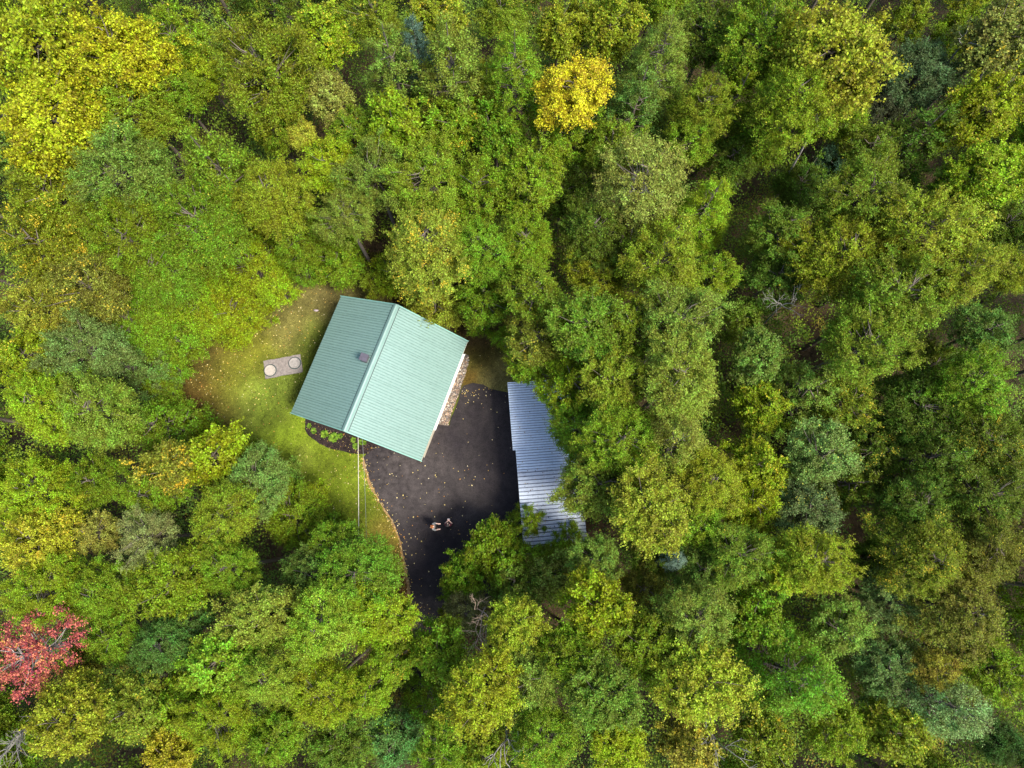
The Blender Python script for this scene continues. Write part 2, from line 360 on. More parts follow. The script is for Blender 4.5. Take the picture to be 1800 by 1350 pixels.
def kites(cen, size, nrm_jit, cols, rngl=rng):
    n = len(cen); a = rngl.uniform(0, 6.283, n); tl = rngl.normal(0, nrm_jit, (n, 2))
    ax = np.stack([np.cos(a), np.sin(a), tl[:, 0]], 1); ay = np.stack([-np.sin(a), np.cos(a), tl[:, 1]], 1)
    s = size[:, None]
    V = np.stack([cen-ax*s*.5, cen-ay*s*.36+np.array([0, 0, 1])*s*.12, cen+ax*s*.5, cen+ay*s*.36+np.array([0, 0, 1])*s*.12], 1).reshape(-1, 3)
    return V, np.arange(4*n).reshape(-1, 4), np.concatenate([cols, np.ones((n, 1))], 1)
def leaf_cols(n):
    pal = np.array([(.75, .60, .20), (.80, .68, .34), (.62, .40, .08), (.50, .24, .05), (.34, .18, .06), (.70, .62, .42)])
    c = pal[rng.choice(len(pal), n, p=[.3, .2, .2, .12, .08, .1])]; return np.clip(c*rng.uniform(.75, 1.1, (n, 1)), 0, .9)
def fallen():
    pts = []
    p = scatter_in(LAWN_W, 4200, [ASPH_W, HOUSE_PTS, GRV_W])
    # thickest towards the trees on the west and along the driveway edge
    dens = 0.13+0.55*np.exp(-((p[:, 0]-P(340, 660)[0])**2+(p[:, 1]-P(340, 660)[1])**2)/10)+0.6*np.exp(-((p[:, 0]-P(500, 560)[0])**2+(p[:, 1]-P(500, 560)[1])**2)/5)+.22*np.exp(-((p[:, 0]-P(600, 860)[0])**2+(p[:, 1]-P(600, 860)[1])**2)/5)
    dens = dens+.3*np.exp(-((p[:, 0]-P(715, 1040)[0])**2)/1.0)
    p = p[rng.uniform(0, 1, len(p)) < dens*1.3]; pts.append(np.concatenate([p, np.full((len(p), 1), .055)], 1))
    q = scatter_in(ASPH_W, 900, [HOUSE_PTS]); dx = np.abs(q[:, 0]-P(700, 900)[0]); q = q[rng.uniform(0, 1, len(q)) < .25+.5*np.exp(-(dx/1.6)**2)]
    pts.append(np.concatenate([q, np.full((len(q), 1), .07)], 1))
    e = []
    for i in range(330):
        t = rng.uniform(0, len(edge)-1.001); k = int(t); a, b = edge[k], edge[k+1]; f = t-k
        w_ = P(a[0]+(b[0]-a[0])*f, a[1]+(b[1]-a[1])*f); e.append((w_.x+rng.normal(-.10, .17), w_.y+rng.normal(0, .08), .062))
    pts.append(np.array(e)); m = scatter_in(MUL_W, 90, [HOUSE_PTS]); pts.append(np.concatenate([m, np.full((len(m), 1), .06)], 1))
    for (cx, cy, n, sx, sy) in ((P(835, 690).x, P(835, 690).y, 40, .5, .2), (P(745, 1085).x, P(745, 1085).y, 60, .5, .5)):
        pts.append(np.stack([rng.normal(cx, sx, n), rng.normal(cy, sy, n), np.full(n, .07)], 1))
    c = np.concatenate(pts); s = rng.uniform(.035, .078, len(c))*rng.choice([.8, 1, 1.25], len(c)); V, F, C = kites(c, s, .3, leaf_cols(len(c)))
    props(link("fallen_leaves", mesh_np("fallen_leaves", V, F, LITTER, {"tint": ('FLOAT_COLOR', 'FACE', C)})), "yellow and tan fallen leaves scattered over lawn and driveway", kind="stuff")
    # roof litter on the shed is built with the shed
fallen()
def stones():
    p = scatter_in(GRV_W, 1700); n = len(p); s = rng.uniform(.018, .055, n)
    base = np.array([(1, 0, 0), (0, 1, 0), (-1, 0, 0), (0, -1, 0), (0, 0, .75), (.6, .6, .45), (-.6, .6, .45), (-.6, -.6, .45), (.6, -.6, .45)])
    fc = np.array([(0, 5, 8), (0, 1, 5), (1, 6, 5), (1, 2, 6), (2, 7, 6), (2, 3, 7), (3, 8, 7), (3, 0, 8), (5, 6, 4), (6, 7, 4), (7, 8, 4), (8, 5, 4)])
    V = base[None]*s[:, None, None]*rng.uniform(.7, 1.25, (n, 9, 1)); V[..., 2] += .056; V[..., :2] += p[:, None]
    F = (fc[None]+9*np.arange(n)[:, None, None]).reshape(-1, 3)
    pal = np.array([(.42, .34, .27), (.55, .46, .36), (.25, .22, .21), (.62, .58, .52), (.36, .24, .18), (.15, .14, .15), (.48, .33, .22)])
    C = pal[rng.integers(0, len(pal), n)]*rng.uniform(.35, 1.0, (n, 1)); C = np.repeat(np.concatenate([C, np.ones((n, 1))], 1), 12, 0)
    props(link("gravel_stones", mesh_np("gravel_stones", V.reshape(-1, 3), F, STONE, {"tint": ('FLOAT_COLOR', 'FACE', C)})), "mixed tan and grey river stones along the east wall of the house", kind="stuff")
stones()
def mulch_chips():
    p = scatter_in(MUL_W, 2600, [HOUSE_PTS]); n = len(p); c = np.concatenate([p, rng.uniform(.045, .07, (n, 1))], 1)
    pal = np.array([(.012, .008, .009), (.03, .018, .018), (.06, .035, .03), (.13, .08, .07)]); C = pal[rng.choice(4, n, p=[.4, .35, .17, .08])]
    V, F, C = kites(c, rng.uniform(.03, .08, n), .6, C)
    props(link("mulch_chips", mesh_np("mulch_chips", V, F, LITTER, {"tint": ('FLOAT_COLOR', 'FACE', C)})), "loose dark bark chips in the planting bed by the gable", kind="stuff")
mulch_chips()

# ------------------------------------------------------------------ the house
HX, HY, HA = -6.960, 7.259, R(-20.0)
HW, HL, EAVE, RIDGE = 3.66, 3.38, 2.7, 5.15       # half width across the slopes, half length of the ridge
house = empty("house", (HX, HY, 0), HA, label="small gabled house with a ribbed pale green metal roof in the clearing", cat="house")
slope = math.atan2(RIDGE-EAVE, HW); SL = math.hypot(HW, RIDGE-EAVE)
def roof_sheet_mesh(width, length, pitch, rib_h, rib_w, mat, name, th=0.012, groove=None):
    """x runs down the slope from 0 to length, y across 0..width; trapezoid ribs run down the slope"""
    prof = [(0, 0)]; n = int(round(width/pitch))
    for i in range(n):
        c = (i+.5)*width/n
        q_ = width/n; prof += [(c-q_*rib_w, 0), (c-q_*rib_w*.45, -rib_h), (c+q_*rib_w*.45, -rib_h), (c+q_*rib_w, 0)]
    prof.append((width, 0)); m = len(prof)
    V = [(x, y, z) for x in (0, length) for y, z in prof]+[(x, y, z-th) for x in (0, length) for y, z in prof]
    F = []
    for i in range(m-1):
        F += [(i, i+m, i+m+1, i+1), (2*m+i, 2*m+i+1, 3*m+i+1, 3*m+i), (i, i+1, 2*m+i+1, 2*m+i), (m+i, 3*m+i, 3*m+i+1, m+i+1)]
    F += [(0, 2*m, 3*m, m), (m-1, 2*m-1, 4*m-1, 3*m-1)]
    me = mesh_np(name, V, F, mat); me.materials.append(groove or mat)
    for i in range(m-1):      # groove faces get a darker colour, standing in for shade between ribs
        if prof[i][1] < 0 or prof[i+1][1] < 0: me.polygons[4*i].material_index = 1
    return me
GREEN_GROOVE_SHADE = simple("shaded_green_groove", (0.125, 0.222, 0.198), .6, var=.25)  # darker green painted in as the shade of the house roof grooves
STEEL_GROOVE_SHADE = simple("shaded_steel_groove", (0.17, 0.20, 0.26), .8, var=.35)  # darker steel tone painted in as the shade of the shed roof grooves
NP = 7; PW_ = 2*HL/NP
sheet = roof_sheet_mesh(PW_+.03, SL, 0.139, 0.022, 0.15, GREEN, "roof_panel", groove=GREEN_GROOVE_SHADE)
for side in (1, -1):
    for i in range(NP):
        o = link("roof_panel", sheet, house)
        lap = 0.004*(i % 2)
        if side == 1:
            o.rotation_euler = (0, slope, 0); o.location = (0, -HL+i*PW_-.015, RIDGE+lap)
        else:
            o.rotation_euler = (0, slope, math.pi); o.location = (0, -HL+(i+1)*PW_+.015, RIDGE+lap)
# ridge cap
bm = bmesh.new(); cw, ct = 0.16, 0.035
pr = [(-cw, -cw*math.tan(slope)+.040), (-.05, .035), (0, .060), (.05, .035), (cw, -cw*math.tan(slope)+.040), (cw, -cw*math.tan(slope)+.018), (0, .02), (-cw, -cw*math.tan(slope)+.018)]
a = [bm.verts.new((x, -HL-.02, RIDGE+z)) for x, z in pr]; b_ = [bm.verts.new((x, HL+.02, RIDGE+z)) for x, z in pr]
for i in range(len(pr)): bm.faces.new((a[i], a[(i+1) % 8], b_[(i+1) % 8], b_[i]))
bm.faces.new(a); bm.faces.new(b_[::-1]); from_bm("ridge_cap", bm, GREEN, house)
for sd_ in (-1, 1):
    box("cap_gap_shade", (sd_*.172, 0, RIDGE-.172*math.tan(slope)+.018), (.035, 2*HL-.1, .018), DARK, house, rot=Matrix.Rotation(sd_*slope, 3, 'Y'))  # dark strips added to paint the gap shadow along the ridge cap
# gable trim (rake boards) and fascia
rake_mat = simple("pale_green_trim", (0.20, 0.42, 0.36), 0.5, var=0.08, bmp=0.0)
for ysgn in (1, -1):
    for side in (1, -1):
        bm = bmesh.new()
        add_box(bm, (side*HW/2, 0, (RIDGE+EAVE)/2-.055), (SL+.02, .035, .15), Matrix.Rotation(side*slope, 3, 'Y'))
        o = from_bm("rake_trim", bm, rake_mat, house, (0, ysgn*(HL+.019), 0))
for side in (1, -1):
    box("fascia", (side*(HW-.02), 0, EAVE-.10), (.03, 2*HL-.02, .15), CREAM if side == 1 else rake_mat, house)
# gutter along the middle of the east eave
bm = bmesh.new(); g0, g1 = -HL+1.72, HL-.72; gp = [(.0, .0), (.0, -.10), (.10, -.10), (.125, .0), (.113, .0), (.092, -.09), (.012, -.09), (.012, .0)]
a = [bm.verts.new((x, g0, z)) for x, z in gp]; b_ = [bm.verts.new((x, g1, z)) for x, z in gp]
for i in range(8): bm.faces.new((a[i], a[(i+1) % 8], b_[(i+1) % 8], b_[i]))
for vs in (a, b_):
    bm.faces.new((vs[0], vs[1], vs[6], vs[7])); bm.faces.new((vs[1], vs[2], vs[5], vs[6])); bm.faces.new((vs[2], vs[3], vs[4], vs[5]))
add_box(bm, (.06, g0+.006, -.05), (.09, .008, .08)); add_box(bm, (.06, g1-.006, -.05), (.09, .008, .08))
add_box(bm, (.062, (g0+g1)/2, -.012), (.090, g1-g0-.03, .012))
from_bm("gutter", bm, WHITE, house, (HW, 0, EAVE-.01))
# walls
OV = 0.36; wx, wy = HW-OV, HL-.30; soff = EAVE-.12
for nm, c, s in (("wall", (wx, 0, soff/2), (.12, 2*wy, soff)), ("wall", (-wx, 0, soff/2), (.12, 2*wy, soff))):
    box(nm, c, s, CREAM, house)
for ys in (1, -1):
    bm = bmesh.new(); pk = RIDGE-.12; zz = EAVE-.12+OV*math.tan(slope)
    pts = [(-wx+.062, 0), (wx-.062, 0), (wx-.062, zz-.03), (0, pk), (-wx+.062, zz-.03)]
    a = [bm.verts.new((x, -.06, z)) for x, z in pts]; b_ = [bm.verts.new((x, .06, z)) for x, z in pts]
    for i in range(5): bm.faces.new((a[i], a[(i+1) % 5], b_[(i+1) % 5], b_[i]))
    bm.faces.new(a); bm.faces.new(b_); from_bm("wall", bm, CREAM, house, (0, ys*(wy-.06), 0))
# siding boards on the south gable, door, windows
for k in range(11):
    z = .16+k*.22; wid = 2*wx-.02
    box("siding_board", (0, -wy-.008, z), (wid, .016, .205), CREAM, house)
d = box("door", (1.1, -wy-.035, 1.05), (.92, .04, 2.05), WHITE, house); box("handle", (.36, -.04, -.05), (.03, .05, .12), STEELGREY, d)
for (x, y, rot) in ((-1.4, -wy-.03, 0), (-2.6, -wy-.03, 0), (wx+.075, 1.2, 1), (wx+.075, -1.1, 1), (-wx-.075, .9, 1)):
    s = (.9, .05, 1.0) if not rot else (.05, .9, 1.0)
    fr = box("window", (x, y, 1.5), s, WHITE, house); off = (0, -.016, 0) if not rot else (.016*(1 if x > 0 else -1), 0, 0)
    box("pane", off, (.78, .03, .88) if not rot else (.03, .78, .88), GLASS, fr)
# square flue beside the ridge
vx = -0.46; vy = .30
vz = RIDGE-(-vx)*math.tan(slope)
fl = box("flue", (vx, vy, vz+.12), (.34, .34, .62), STEELGREY, house, bev=.01)
cp = box("flue_cap", (0, 0, .35), (.40, .38, .04), simple("grey_cap", (0.10, 0.09, 0.11), .35, .3, var=.2), fl, bev=.008)
box("flashing", (0, 0, -.235), (.62, .56, .012), simple("teal_flashing", (0.03, 0.20, 0.15), .5), fl, rot=Matrix.Rotation(-slope, 3, 'Y'))

# ------------------------------------------------------------------ open shed with the metal roof
SX, SY = P(892, 673, 2.75).x, P(892, 673, 2.75).y; SA = R(4.6)
shed = empty("shed", (SX, SY, 0), SA, label="long low shed with a bluish-grey corrugated metal roof beside the driveway", cat="shed")
# local x: from the driveway eave under the trees, local y: 0 at the north end, negative to the south
SSL = R(-6); SWD = 3.4; SH = 2.75; up = 4.66; low = 3.85
def shed_panel(y0, wdt, pitch, mat, x0, zoff, meshes={}):
    key = (round(wdt, 3), pitch, mat.name, x0)
    if key not in meshes: meshes[key] = roof_sheet_mesh(wdt+.02, (SWD-x0)/math.cos(SSL), pitch, .040, .13, mat, "roof_panel", .006, STEEL_GROOVE_SHADE)
    o = link("roof_panel", meshes[key], shed); o.rotation_euler = (0, -SSL, 0); o.location = (x0, y0-wdt, SH+zoff+x0*math.tan(SSL)); return o
# upper part: 3.55 m flush with the eave, then set back 0.15 m
n1 = 4; wd = 3.56/n1
for i in range(n1): shed_panel(-i*wd, wd, .1271, GALV_NEW, 0.0, .004*(i % 2))
shed_panel(-3.56, .55, .1271, GALV_NEW, .14, .002); shed_panel(-4.11, .55, .1271, GALV_NEW, .14, .006)
n2 = 5; wd2 = low/n2
for i in range(n2): shed_panel(-4.66-i*wd2, wd2, .1925, GALV_OLD, .14, -.012+.004*(i % 2))
LEN = 4.66+low
DW = simple("shed_dark_wood", (0.05, 0.04, 0.035), .9, var=.3)
for i in range(8):
    box("rafter", (SWD/2+.1, -.1-i*(LEN-.2)/7, SH-.08+SWD/2*math.tan(SSL)-.02), (SWD-.25, .06, .12), DW, shed, rot=Matrix.Rotation(-SSL, 3, 'Y'))
box("beam", (.40, -LEN/2, SH-.20), (.1, LEN-.3, .14), DW, shed)
for i in range(5): box("post", (.40, -.2-i*(LEN-.4)/4, 1.24), (.12, .12, 2.48), DW, shed)
box("wall", (SWD-.3, -LEN/2, 1.13), (.06, LEN-.2, 2.26), DW, shed); box("wall", (SWD/2, -.22, 1.15), (SWD-.9, .06, 2.2), DW, shed); box("wall", (SWD/2, -LEN+.22, 1.15), (SWD-.9, .06, 2.2), DW, shed)
# bits of litter lying on the shed roof
def shed_litter():
    n = 260; x = rng.uniform(.2, SWD-.3, n); y = rng.uniform(-LEN+.2, -.2, n); k = rng.uniform(0, 1, n) < np.where(y < -4.6, 1.0, .35); x = x[k]; y = y[k]; n = len(x)
    c = np.stack([x, y, SH+.03+x*math.tan(SSL)+.0], 1); cols = np.array([(.12, .07, .04), (.30, .18, .05), (.05, .05, .05), (.5, .4, .2)])[rng.integers(0, 4, n)]
    V, F, C = kites(c, rng.uniform(.03, .08, n), .2, cols)
    o = link("roof_litter", mesh_np("roof_litter", V, F, LITTER, {"tint": ('FLOAT_COLOR', 'FACE', C)})); o.location = (SX, SY, 0); o.rotation_euler = (0, 0, SA)
    props(o, "small dead leaves and twigs lying on the shed's metal roof", kind="stuff")
shed_litter()

# ------------------------------------------------------------------ septic tank cover
q = [P(x, y, .06) for x, y in ((462, 634), (528, 622), (532, 655), (467, 666))]
cx = sum((v.x for v in q))/4; cy = sum((v.y for v in q))/4; ang = math.atan2(q[1].y-q[0].y, q[1].x-q[0].x)
sep = empty("septic_tank_cover", (cx, cy, 0), ang, label="grey concrete slab with two round lids set in the lawn west of the house", cat="tank cover")
def slab():
    bm = bmesh.new(); r = random.Random(4); n = 14; pts = []
    w2, h2 = 1.06, .52
    for i in range(n): pts.append((-w2+2*w2*i/n, -h2+r.uniform(-.015, .015)))
    for i in range(7): pts.append((w2+r.uniform(-.015, .015), -h2+2*h2*i/7))
    for i in range(n): pts.append((w2-2*w2*i/n, h2+r.uniform(-.02, .02)))
    for i in range(7): pts.append((-w2+r.uniform(-.015, .015), h2-2*h2*i/7))
    a = [bm.verts.new((x, y, .075)) for x, y in pts]; b_ = [bm.verts.new((x*1.01, y*1.02, 0)) for x, y in pts]
    for i in range(len(pts)): bm.faces.new((a[i], a[(i+1) % len(pts)], b_[(i+1) % len(pts)], b_[i]))
    bm.faces.new(a); return from_bm("slab", bm, CONC, sep)
slab()
def lid(x, y, mat, lbl):
    bm = bmesh.new(); prof = [(0, .135), (.24, .135), (.265, .15), (.295, .15), (.31, .135), (.31, .075)]; n = 32; rings = []
    for rr, z in prof: rings.append([bm.verts.new((rr*math.cos(2*math.pi*k/n), rr*math.sin(2*math.pi*k/n), z)) for k in range(n)] if rr > 0 else [bm.verts.new((0, 0, z))])
    for i in range(1, len(prof)-1):
        for k in range(n): bm.faces.new((rings[i][k], rings[i][(k+1) % n], rings[i+1][(k+1) % n], rings[i+1][k]))
    for k in range(n): bm.faces.new((rings[0][0], rings[1][k], rings[1][(k+1) % n]))
    o = from_bm("lid", bm, mat, sep, (x, y, 0)); o["label"] = lbl
    bm = bmesh.new(); a = []; b_ = []
    for k in range(n):
        q = 2*math.pi*k/n; a.append(bm.verts.new((.312*math.cos(q), .312*math.sin(q), .083))); b_.append(bm.verts.new((.365*math.cos(q), .365*math.sin(q), .079)))
    for k in range(n): bm.faces.new((a[k], a[(k+1) % n], b_[(k+1) % n], b_[k]))
    from_bm("dark_ring", bm, DARK, o)  # flat dark ring around the lid
lid(-.73, -.10, CONC2, "pale round concrete lid"); lid(.69, .07, CONC3, "grey weathered round concrete lid")

# small half-buried stone pair north-west of the house
def rock(name, px, py, s, mat, label, parent=None):
    p = P(px, py, .03); bm = bmesh.new(); bmesh.ops.create_icosphere(bm, subdivisions=2, radius=1); r = random.Random(int(px))
    for v in bm.verts: v.co = Vector((v.co.x*s[0], v.co.y*s[1], v.co.z*s[2]))*r.uniform(.85, 1.12)
    o = from_bm(name, bm, mat, None, p, True); return props(o, label, "stone")
rock("lawn_stone", 555.5, 545.5, (.15, .07, .06), simple("lilac_stone", (0.33, 0.27, 0.30), .85, var=.3), "small pinkish-grey stone lying in the lawn off the house's north-west corner")

# ------------------------------------------------------------------ plants in the mulch bed
def plant(px, py, rpx, lbl, seed):
    r = np.random.default_rng(seed); rad = rpx*.031; n = int(26+rpx*9); V = []; F = []; C = []
    p = P(px, py, .15)
    for i in range(n):
        a = r.uniform(0, 6.283); ln = rad*r.uniform(.5, 1.1); w_ = ln*.22+.012; tilt = r.uniform(.15, 1.1)
        d = np.array([math.cos(a), math.sin(a), 0]); s = np.array([-d[1], d[0], 0]); z0 = .05; k = len(V)
        up_ = math.sin(tilt)*ln*.9
        V += [d*.02+[0, 0, z0], d*ln*.5+s*w_+[0, 0, z0+up_*.75], d*ln+[0, 0, z0+up_*.7], d*ln*.5-s*w_+[0, 0, z0+up_*.75]]
        F.append((k, k+1, k+2, k+3)); C.append(np.array([(.16, .30, .02), (.24, .38, .04), (.10, .20, .02)][r.integers(0, 3)])*r.uniform(.8, 1.2))
    C = np.concatenate([np.array(C), np.ones((n, 1))], 1)
    t = empty("garden_plant", (p.x, p.y, 0), 0, label=lbl, cat="plant", group="leafy green plants in the mulch bed")
    link("leaves", mesh_np("leaves", np.array(V), np.array(F), BLADE, {"tint": ('FLOAT_COLOR', 'FACE', C)}), t)
    tb = Tubes(); tb.add([(0, 0, 0), (0, 0, .08)], [.012, .008]); link("stem", tb.mesh("stem", WOOD), t)
for i, (a_, b2, c_, l_) in enumerate([
    (543, 748, 5, "sparse little green plant at the west tip of the mulch bed"),
    (551, 757, 6, "small green plant second from the west end of the mulch bed"),
    (570, 763, 8, "round bright green plant just left of the largest one in the mulch bed"),
    (586, 769, 9.5, "largest bright green plant in the middle of the mulch bed"),
    (597, 766, 6, "small green plant touching the right side of the largest bed plant"),
    (621, 773, 6, "small green plant nearest the wall, just left of the overhead cable"),
    (625, 784, 6.5, "small green plant beside the overhead cable, nearer the lawn"),
    (634, 777, 6, "small green plant just right of the overhead cable"),
    (640, 778, 4.5, "tiny green plant furthest right in the mulch bed")]): plant(a_, b2, c_, l_, i+3)

# ------------------------------------------------------------------ overhead lines and their pole
def line(name, a, b, rad, sag, mat, label, sides=8):
    pts = []; n = 24
    for i in range(n+1):
        t = i/n; p = a.lerp(b, t); pts.append((p.x, p.y, p.z-sag*4*t*(1-t)))
    tb = Tubes(); tb.add(pts, [rad]*(n+1), sides); o = link(name, tb.mesh(name, mat)); return props(o, label, "cable")
pole_top = P(630, 1020, 4.6)
line("overhead_cable", P(629.5, 768, 3.3), pole_top+Vector((0, 0, -.05)), .017, .05, CABLE, "thick pale overhead cable running straight from the house gable into the trees")
line("telephone_wire", P(637, 772, 2.9), pole_top+Vector((.30, 0, -.45)), .008, .25, WIRE, "thin grey wire hanging beside the thick overhead cable above the lawn")
pole = empty("utility_pole", (pole_top.x, pole_top.y, 0), 0, label="wooden utility pole hidden among the trees at the cable's far end", cat="pole")
tb = Tubes(); tb.add([(0, 0, -.2), (0, 0, 2.4), (0, 0, 4.75)], [.14, .125, .11], 12); link("shaft", tb.mesh("shaft", WOOD), pole)
box("bracket", (.17, 0, 4.15), (.36, .07, .07), STEELGREY, pole)

# ------------------------------------------------------------------ people
def skin_obj(name, nodes, edges, mat, parent, sub=2):
    """nodes: {key: (x,y,z,rx,ry)}; one skinned, smoothed surface"""
    keys = list(nodes); me = bpy.data.meshes.new(name)
    me.from_pydata([nodes[k][:3] for k in keys], [(keys.index(a), keys.index(b)) for a, b in edges], []); me.materials.append(mat)
    o = link(name, me, parent); m = o.modifiers.new("skin", 'SKIN'); m.use_smooth_shade = True
    for i, k in enumerate(keys):
        me.skin_vertices[0].data[i].radius = (nodes[k][3], nodes[k][4] if len(nodes[k]) > 4 else nodes[k][3])
    me.skin_vertices[0].data[0].use_root = True
    s = o.modifiers.new("sub", 'SUBSURF'); s.levels = sub; s.render_levels = sub
    return o
SKIN = simple("skin", (0.62, 0.40, 0.33), .55, var=.06, bmp=0)
def person(loc, rz, label, arms, shirt, trousers, hair_c, hair_long, long_sleeves=False):
    t = empty("person", loc, rz,  label=label, cat="person", group="two people standing on the driveway")
    # faces local +Y
    n = {"pelvis": (0, 0, .95, .15, .11), "waist": (0, 0, 1.08, .135, .10), "chest": (0, 0, 1.30, .16, .115), "neckb": (0, 0, 1.46, .07, .07), "neck": (0, .01, 1.53, .055, .055),
         "head0": (0, .03, 1.61, .072, .085), "head1": (0, .035, 1.70, .075, .095), "head2": (0, .02, 1.76, .05, .06)}
    e = [("pelvis", "waist"), ("waist", "chest"), ("chest", "neckb"), ("neckb", "neck"), ("neck", "head0"), ("head0", "head1"), ("head1", "head2")]
    for s, sg in (("l", -1), ("r", 1)):
        n.update({s+"hip": (sg*.09, 0, .88, .09, .09), s+"knee": (sg*.11, .02, .48, .06, .06), s+"ank": (sg*.12, -.01, .10, .04, .04), s+"toe": (sg*.14, .15, .04, .035, .035)})
        e += [("pelvis", s+"hip"), (s+"hip", s+"knee"), (s+"knee", s+"ank"), (s+"ank", s+"toe")]
        sh, el, wr = arms[s]
        n.update({s+"sh": (*sh, .055, .055), s+"el": (*el, .042, .042), s+"wr": (*wr, .028, .028)})
        e += [("chest", s+"sh"), (s+"sh", s+"el"), (s+"el", s+"wr")]
        w0 = Vector(wr); f = (w0-Vector(el)).normalized(); side = f.cross(Vector((0, 0, 1))).normalized()
        pl = w0+f*.07; n[s+"palm"] = (*pl, .034, .02); e.append((s+"wr", s+"palm"))
        for k, (o_, ln) in enumerate(((-.03, .07), (-.010, .08), (.010, .075), (.03, .06))):
            a = pl+side*o_+f*.035; b = a+f*ln*.55+Vector((0, 0, -.012)); c = b+f*ln*.3+Vector((0, 0, -.03))
            n[f"{s}f{k}a"] = (*a, .010); n[f"{s}f{k}b"] = (*b, .009); n[f"{s}f{k}c"] = (*c, .008)
            e += [(s+"palm", f"{s}f{k}a"), (f"{s}f{k}a", f"{s}f{k}b"), (f"{s}f{k}b", f"{s}f{k}c")]
        th0 = w0+f*.03-side*sg*.035; n[s+"t0"] = (*th0, .012); n[s+"t1"] = (*(th0+f*.05-side*sg*.015), .010); e += [(s+"wr", s+"t0"), (s+"t0", s+"t1")]
    t.scale = (.88, .88, .95)
    skin_obj("body", n, e, SKIN, t)
    sn = {"a": (0, 0, .90, .18, .135), "b": (0, 0, 1.08, .16, .12), "c": (0, 0, 1.30, .185, .135), "d": (0, 0, 1.44, .10, .09)}; se = [("a", "b"), ("b", "c"), ("c", "d")]
    for s in "lr":
        sh, el, wr = arms[s]; mid = Vector(sh).lerp(Vector(el), .6) if not long_sleeves else Vector(el)
        sn[s+"1"] = (*sh, .072, .07); sn[s+"2"] = (*mid, .062, .06); se += [("c", s+"1"), (s+"1", s+"2")]
        if long_sleeves: sn[s+"3"] = (*Vector(el).lerp(Vector(wr), .55), .05, .05); se.append((s+"2", s+"3"))
    skin_obj("shirt", sn, se, shirt, t)
    tn = {"p": (0, 0, .95, .165, .125)}; te = []
    for s, sg in (("l", -1), ("r", 1)):
        tn.update({s+"h": (sg*.09, 0, .86, .105, .105), s+"k": (sg*.11, .02, .48, .078, .078), s+"a": (sg*.12, -.01, .13, .065, .065)}); te += [("p", s+"h"), (s+"h", s+"k"), (s+"k", s+"a")]
    skin_obj("trousers", tn, te, trousers, t)
    for sg in (-1, 1):
        bm = bmesh.new(); bmesh.ops.create_uvsphere(bm, u_segments=12, v_segments=8, radius=1)
        for v in bm.verts: v.co = Vector((v.co.x*.052, v.co.y*.14, max(v.co.z, -.6)*.055))
        from_bm("shoe", bm, trousers, t, (sg*.13, .07, .04), True)
    hn = {"a": (0, .005, 1.72, .092, .108), "b": (0, -.005, 1.78, .07, .08), "c": (0, -.055, 1.68, .085, .075)}; he_ = [("c", "a"), ("a", "b")]
    if hair_long: hn["d"] = (0, -.09, 1.52, .085, .055); hn["e"] = (0, -.10, 1.38, .065, .04); he_ += [("c", "d"), ("d", "e")]
    skin_obj("hair", {k: hn[k] for k in ("c", "a", "b", "d", "e") if k in hn}, he_, hair_c, t)
    for sg in (-1, 1):   # eyes, ears
        bm = bmesh.new(); bmesh.ops.create_icosphere(bm, subdivisions=2, radius=.012); from_bm("eye", bm, simple("eye_white", (.5, .45, .42), .2, bmp=0), t, (sg*.032, .112, 1.655), True)
        bm = bmesh.new(); bmesh.ops.create_icosphere(bm, subdivisions=2, radius=.03); [setattr(v, "co", Vector((v.co.x*.35, v.co.y*.7, v.co.z))) for v in bm.verts]; from_bm("ear", bm, SKIN, t, (sg*.085, .02, 1.65), True)
    bm = bmesh.new(); bmesh.ops.create_cone(bm, cap_ends=True, segments=8, radius1=.018, radius2=.006, depth=.05); from_bm("nose", bm, SKIN, t, (0, .128, 1.64), True)
    box("mouth", (0, .117, 1.595), (.045, .012, .010), simple("lips", (.45, .16, .15), .5, bmp=0), t, bev=.003)
    return t
pa = P(787.5, 922.5, 1.4); pb = P(761, 925.5, 1.4)
BLACK = simple("black_cloth", (0.012, 0.012, 0.016), .85, bmp=0); MAROON = simple("maroon_cloth", (0.07, 0.012, 0.02), .85, bmp=0)
person((pa.x, pa.y, .05), R(-3), "person in a dark red top, bare arms around a remote controller, right of the pair",
       {"l": ((-.17, 0, 1.41), (-.21, .08, 1.18), (-.06, .22, 1.24)), "r": ((.17, 0, 1.41), (.21, .08, 1.18), (.06, .22, 1.24))}, MAROON, BLACK, simple("dark_hair", (.02, .014, .014), .5, bmp=0), True)
rc = props(box("remote_controller", (pa.x+.015, pa.y+.29, 1.24), (.14, .07, .04), simple("grey_plastic", (.30, .30, .32), .5, bmp=0), bev=.01), "small grey remote controller held by the person with bare arms", "remote controller")
person((pb.x, pb.y, .05), R(-86), "person with auburn hair in dark clothes and pale grey sleeves, left of the pair",
       {"l": ((-.16, 0, 1.41), (-.19, .08, 1.18), (-.15, .27, 1.18)), "r": ((.17, 0, 1.41), (.22, .07, 1.18), (.20, .27, 1.24))}, simple("grey_sleeves", (.22, .23, .24), .85, bmp=0), BLACK, simple("auburn_hair", (.26, .085, .022), .5, bmp=0), True, True)

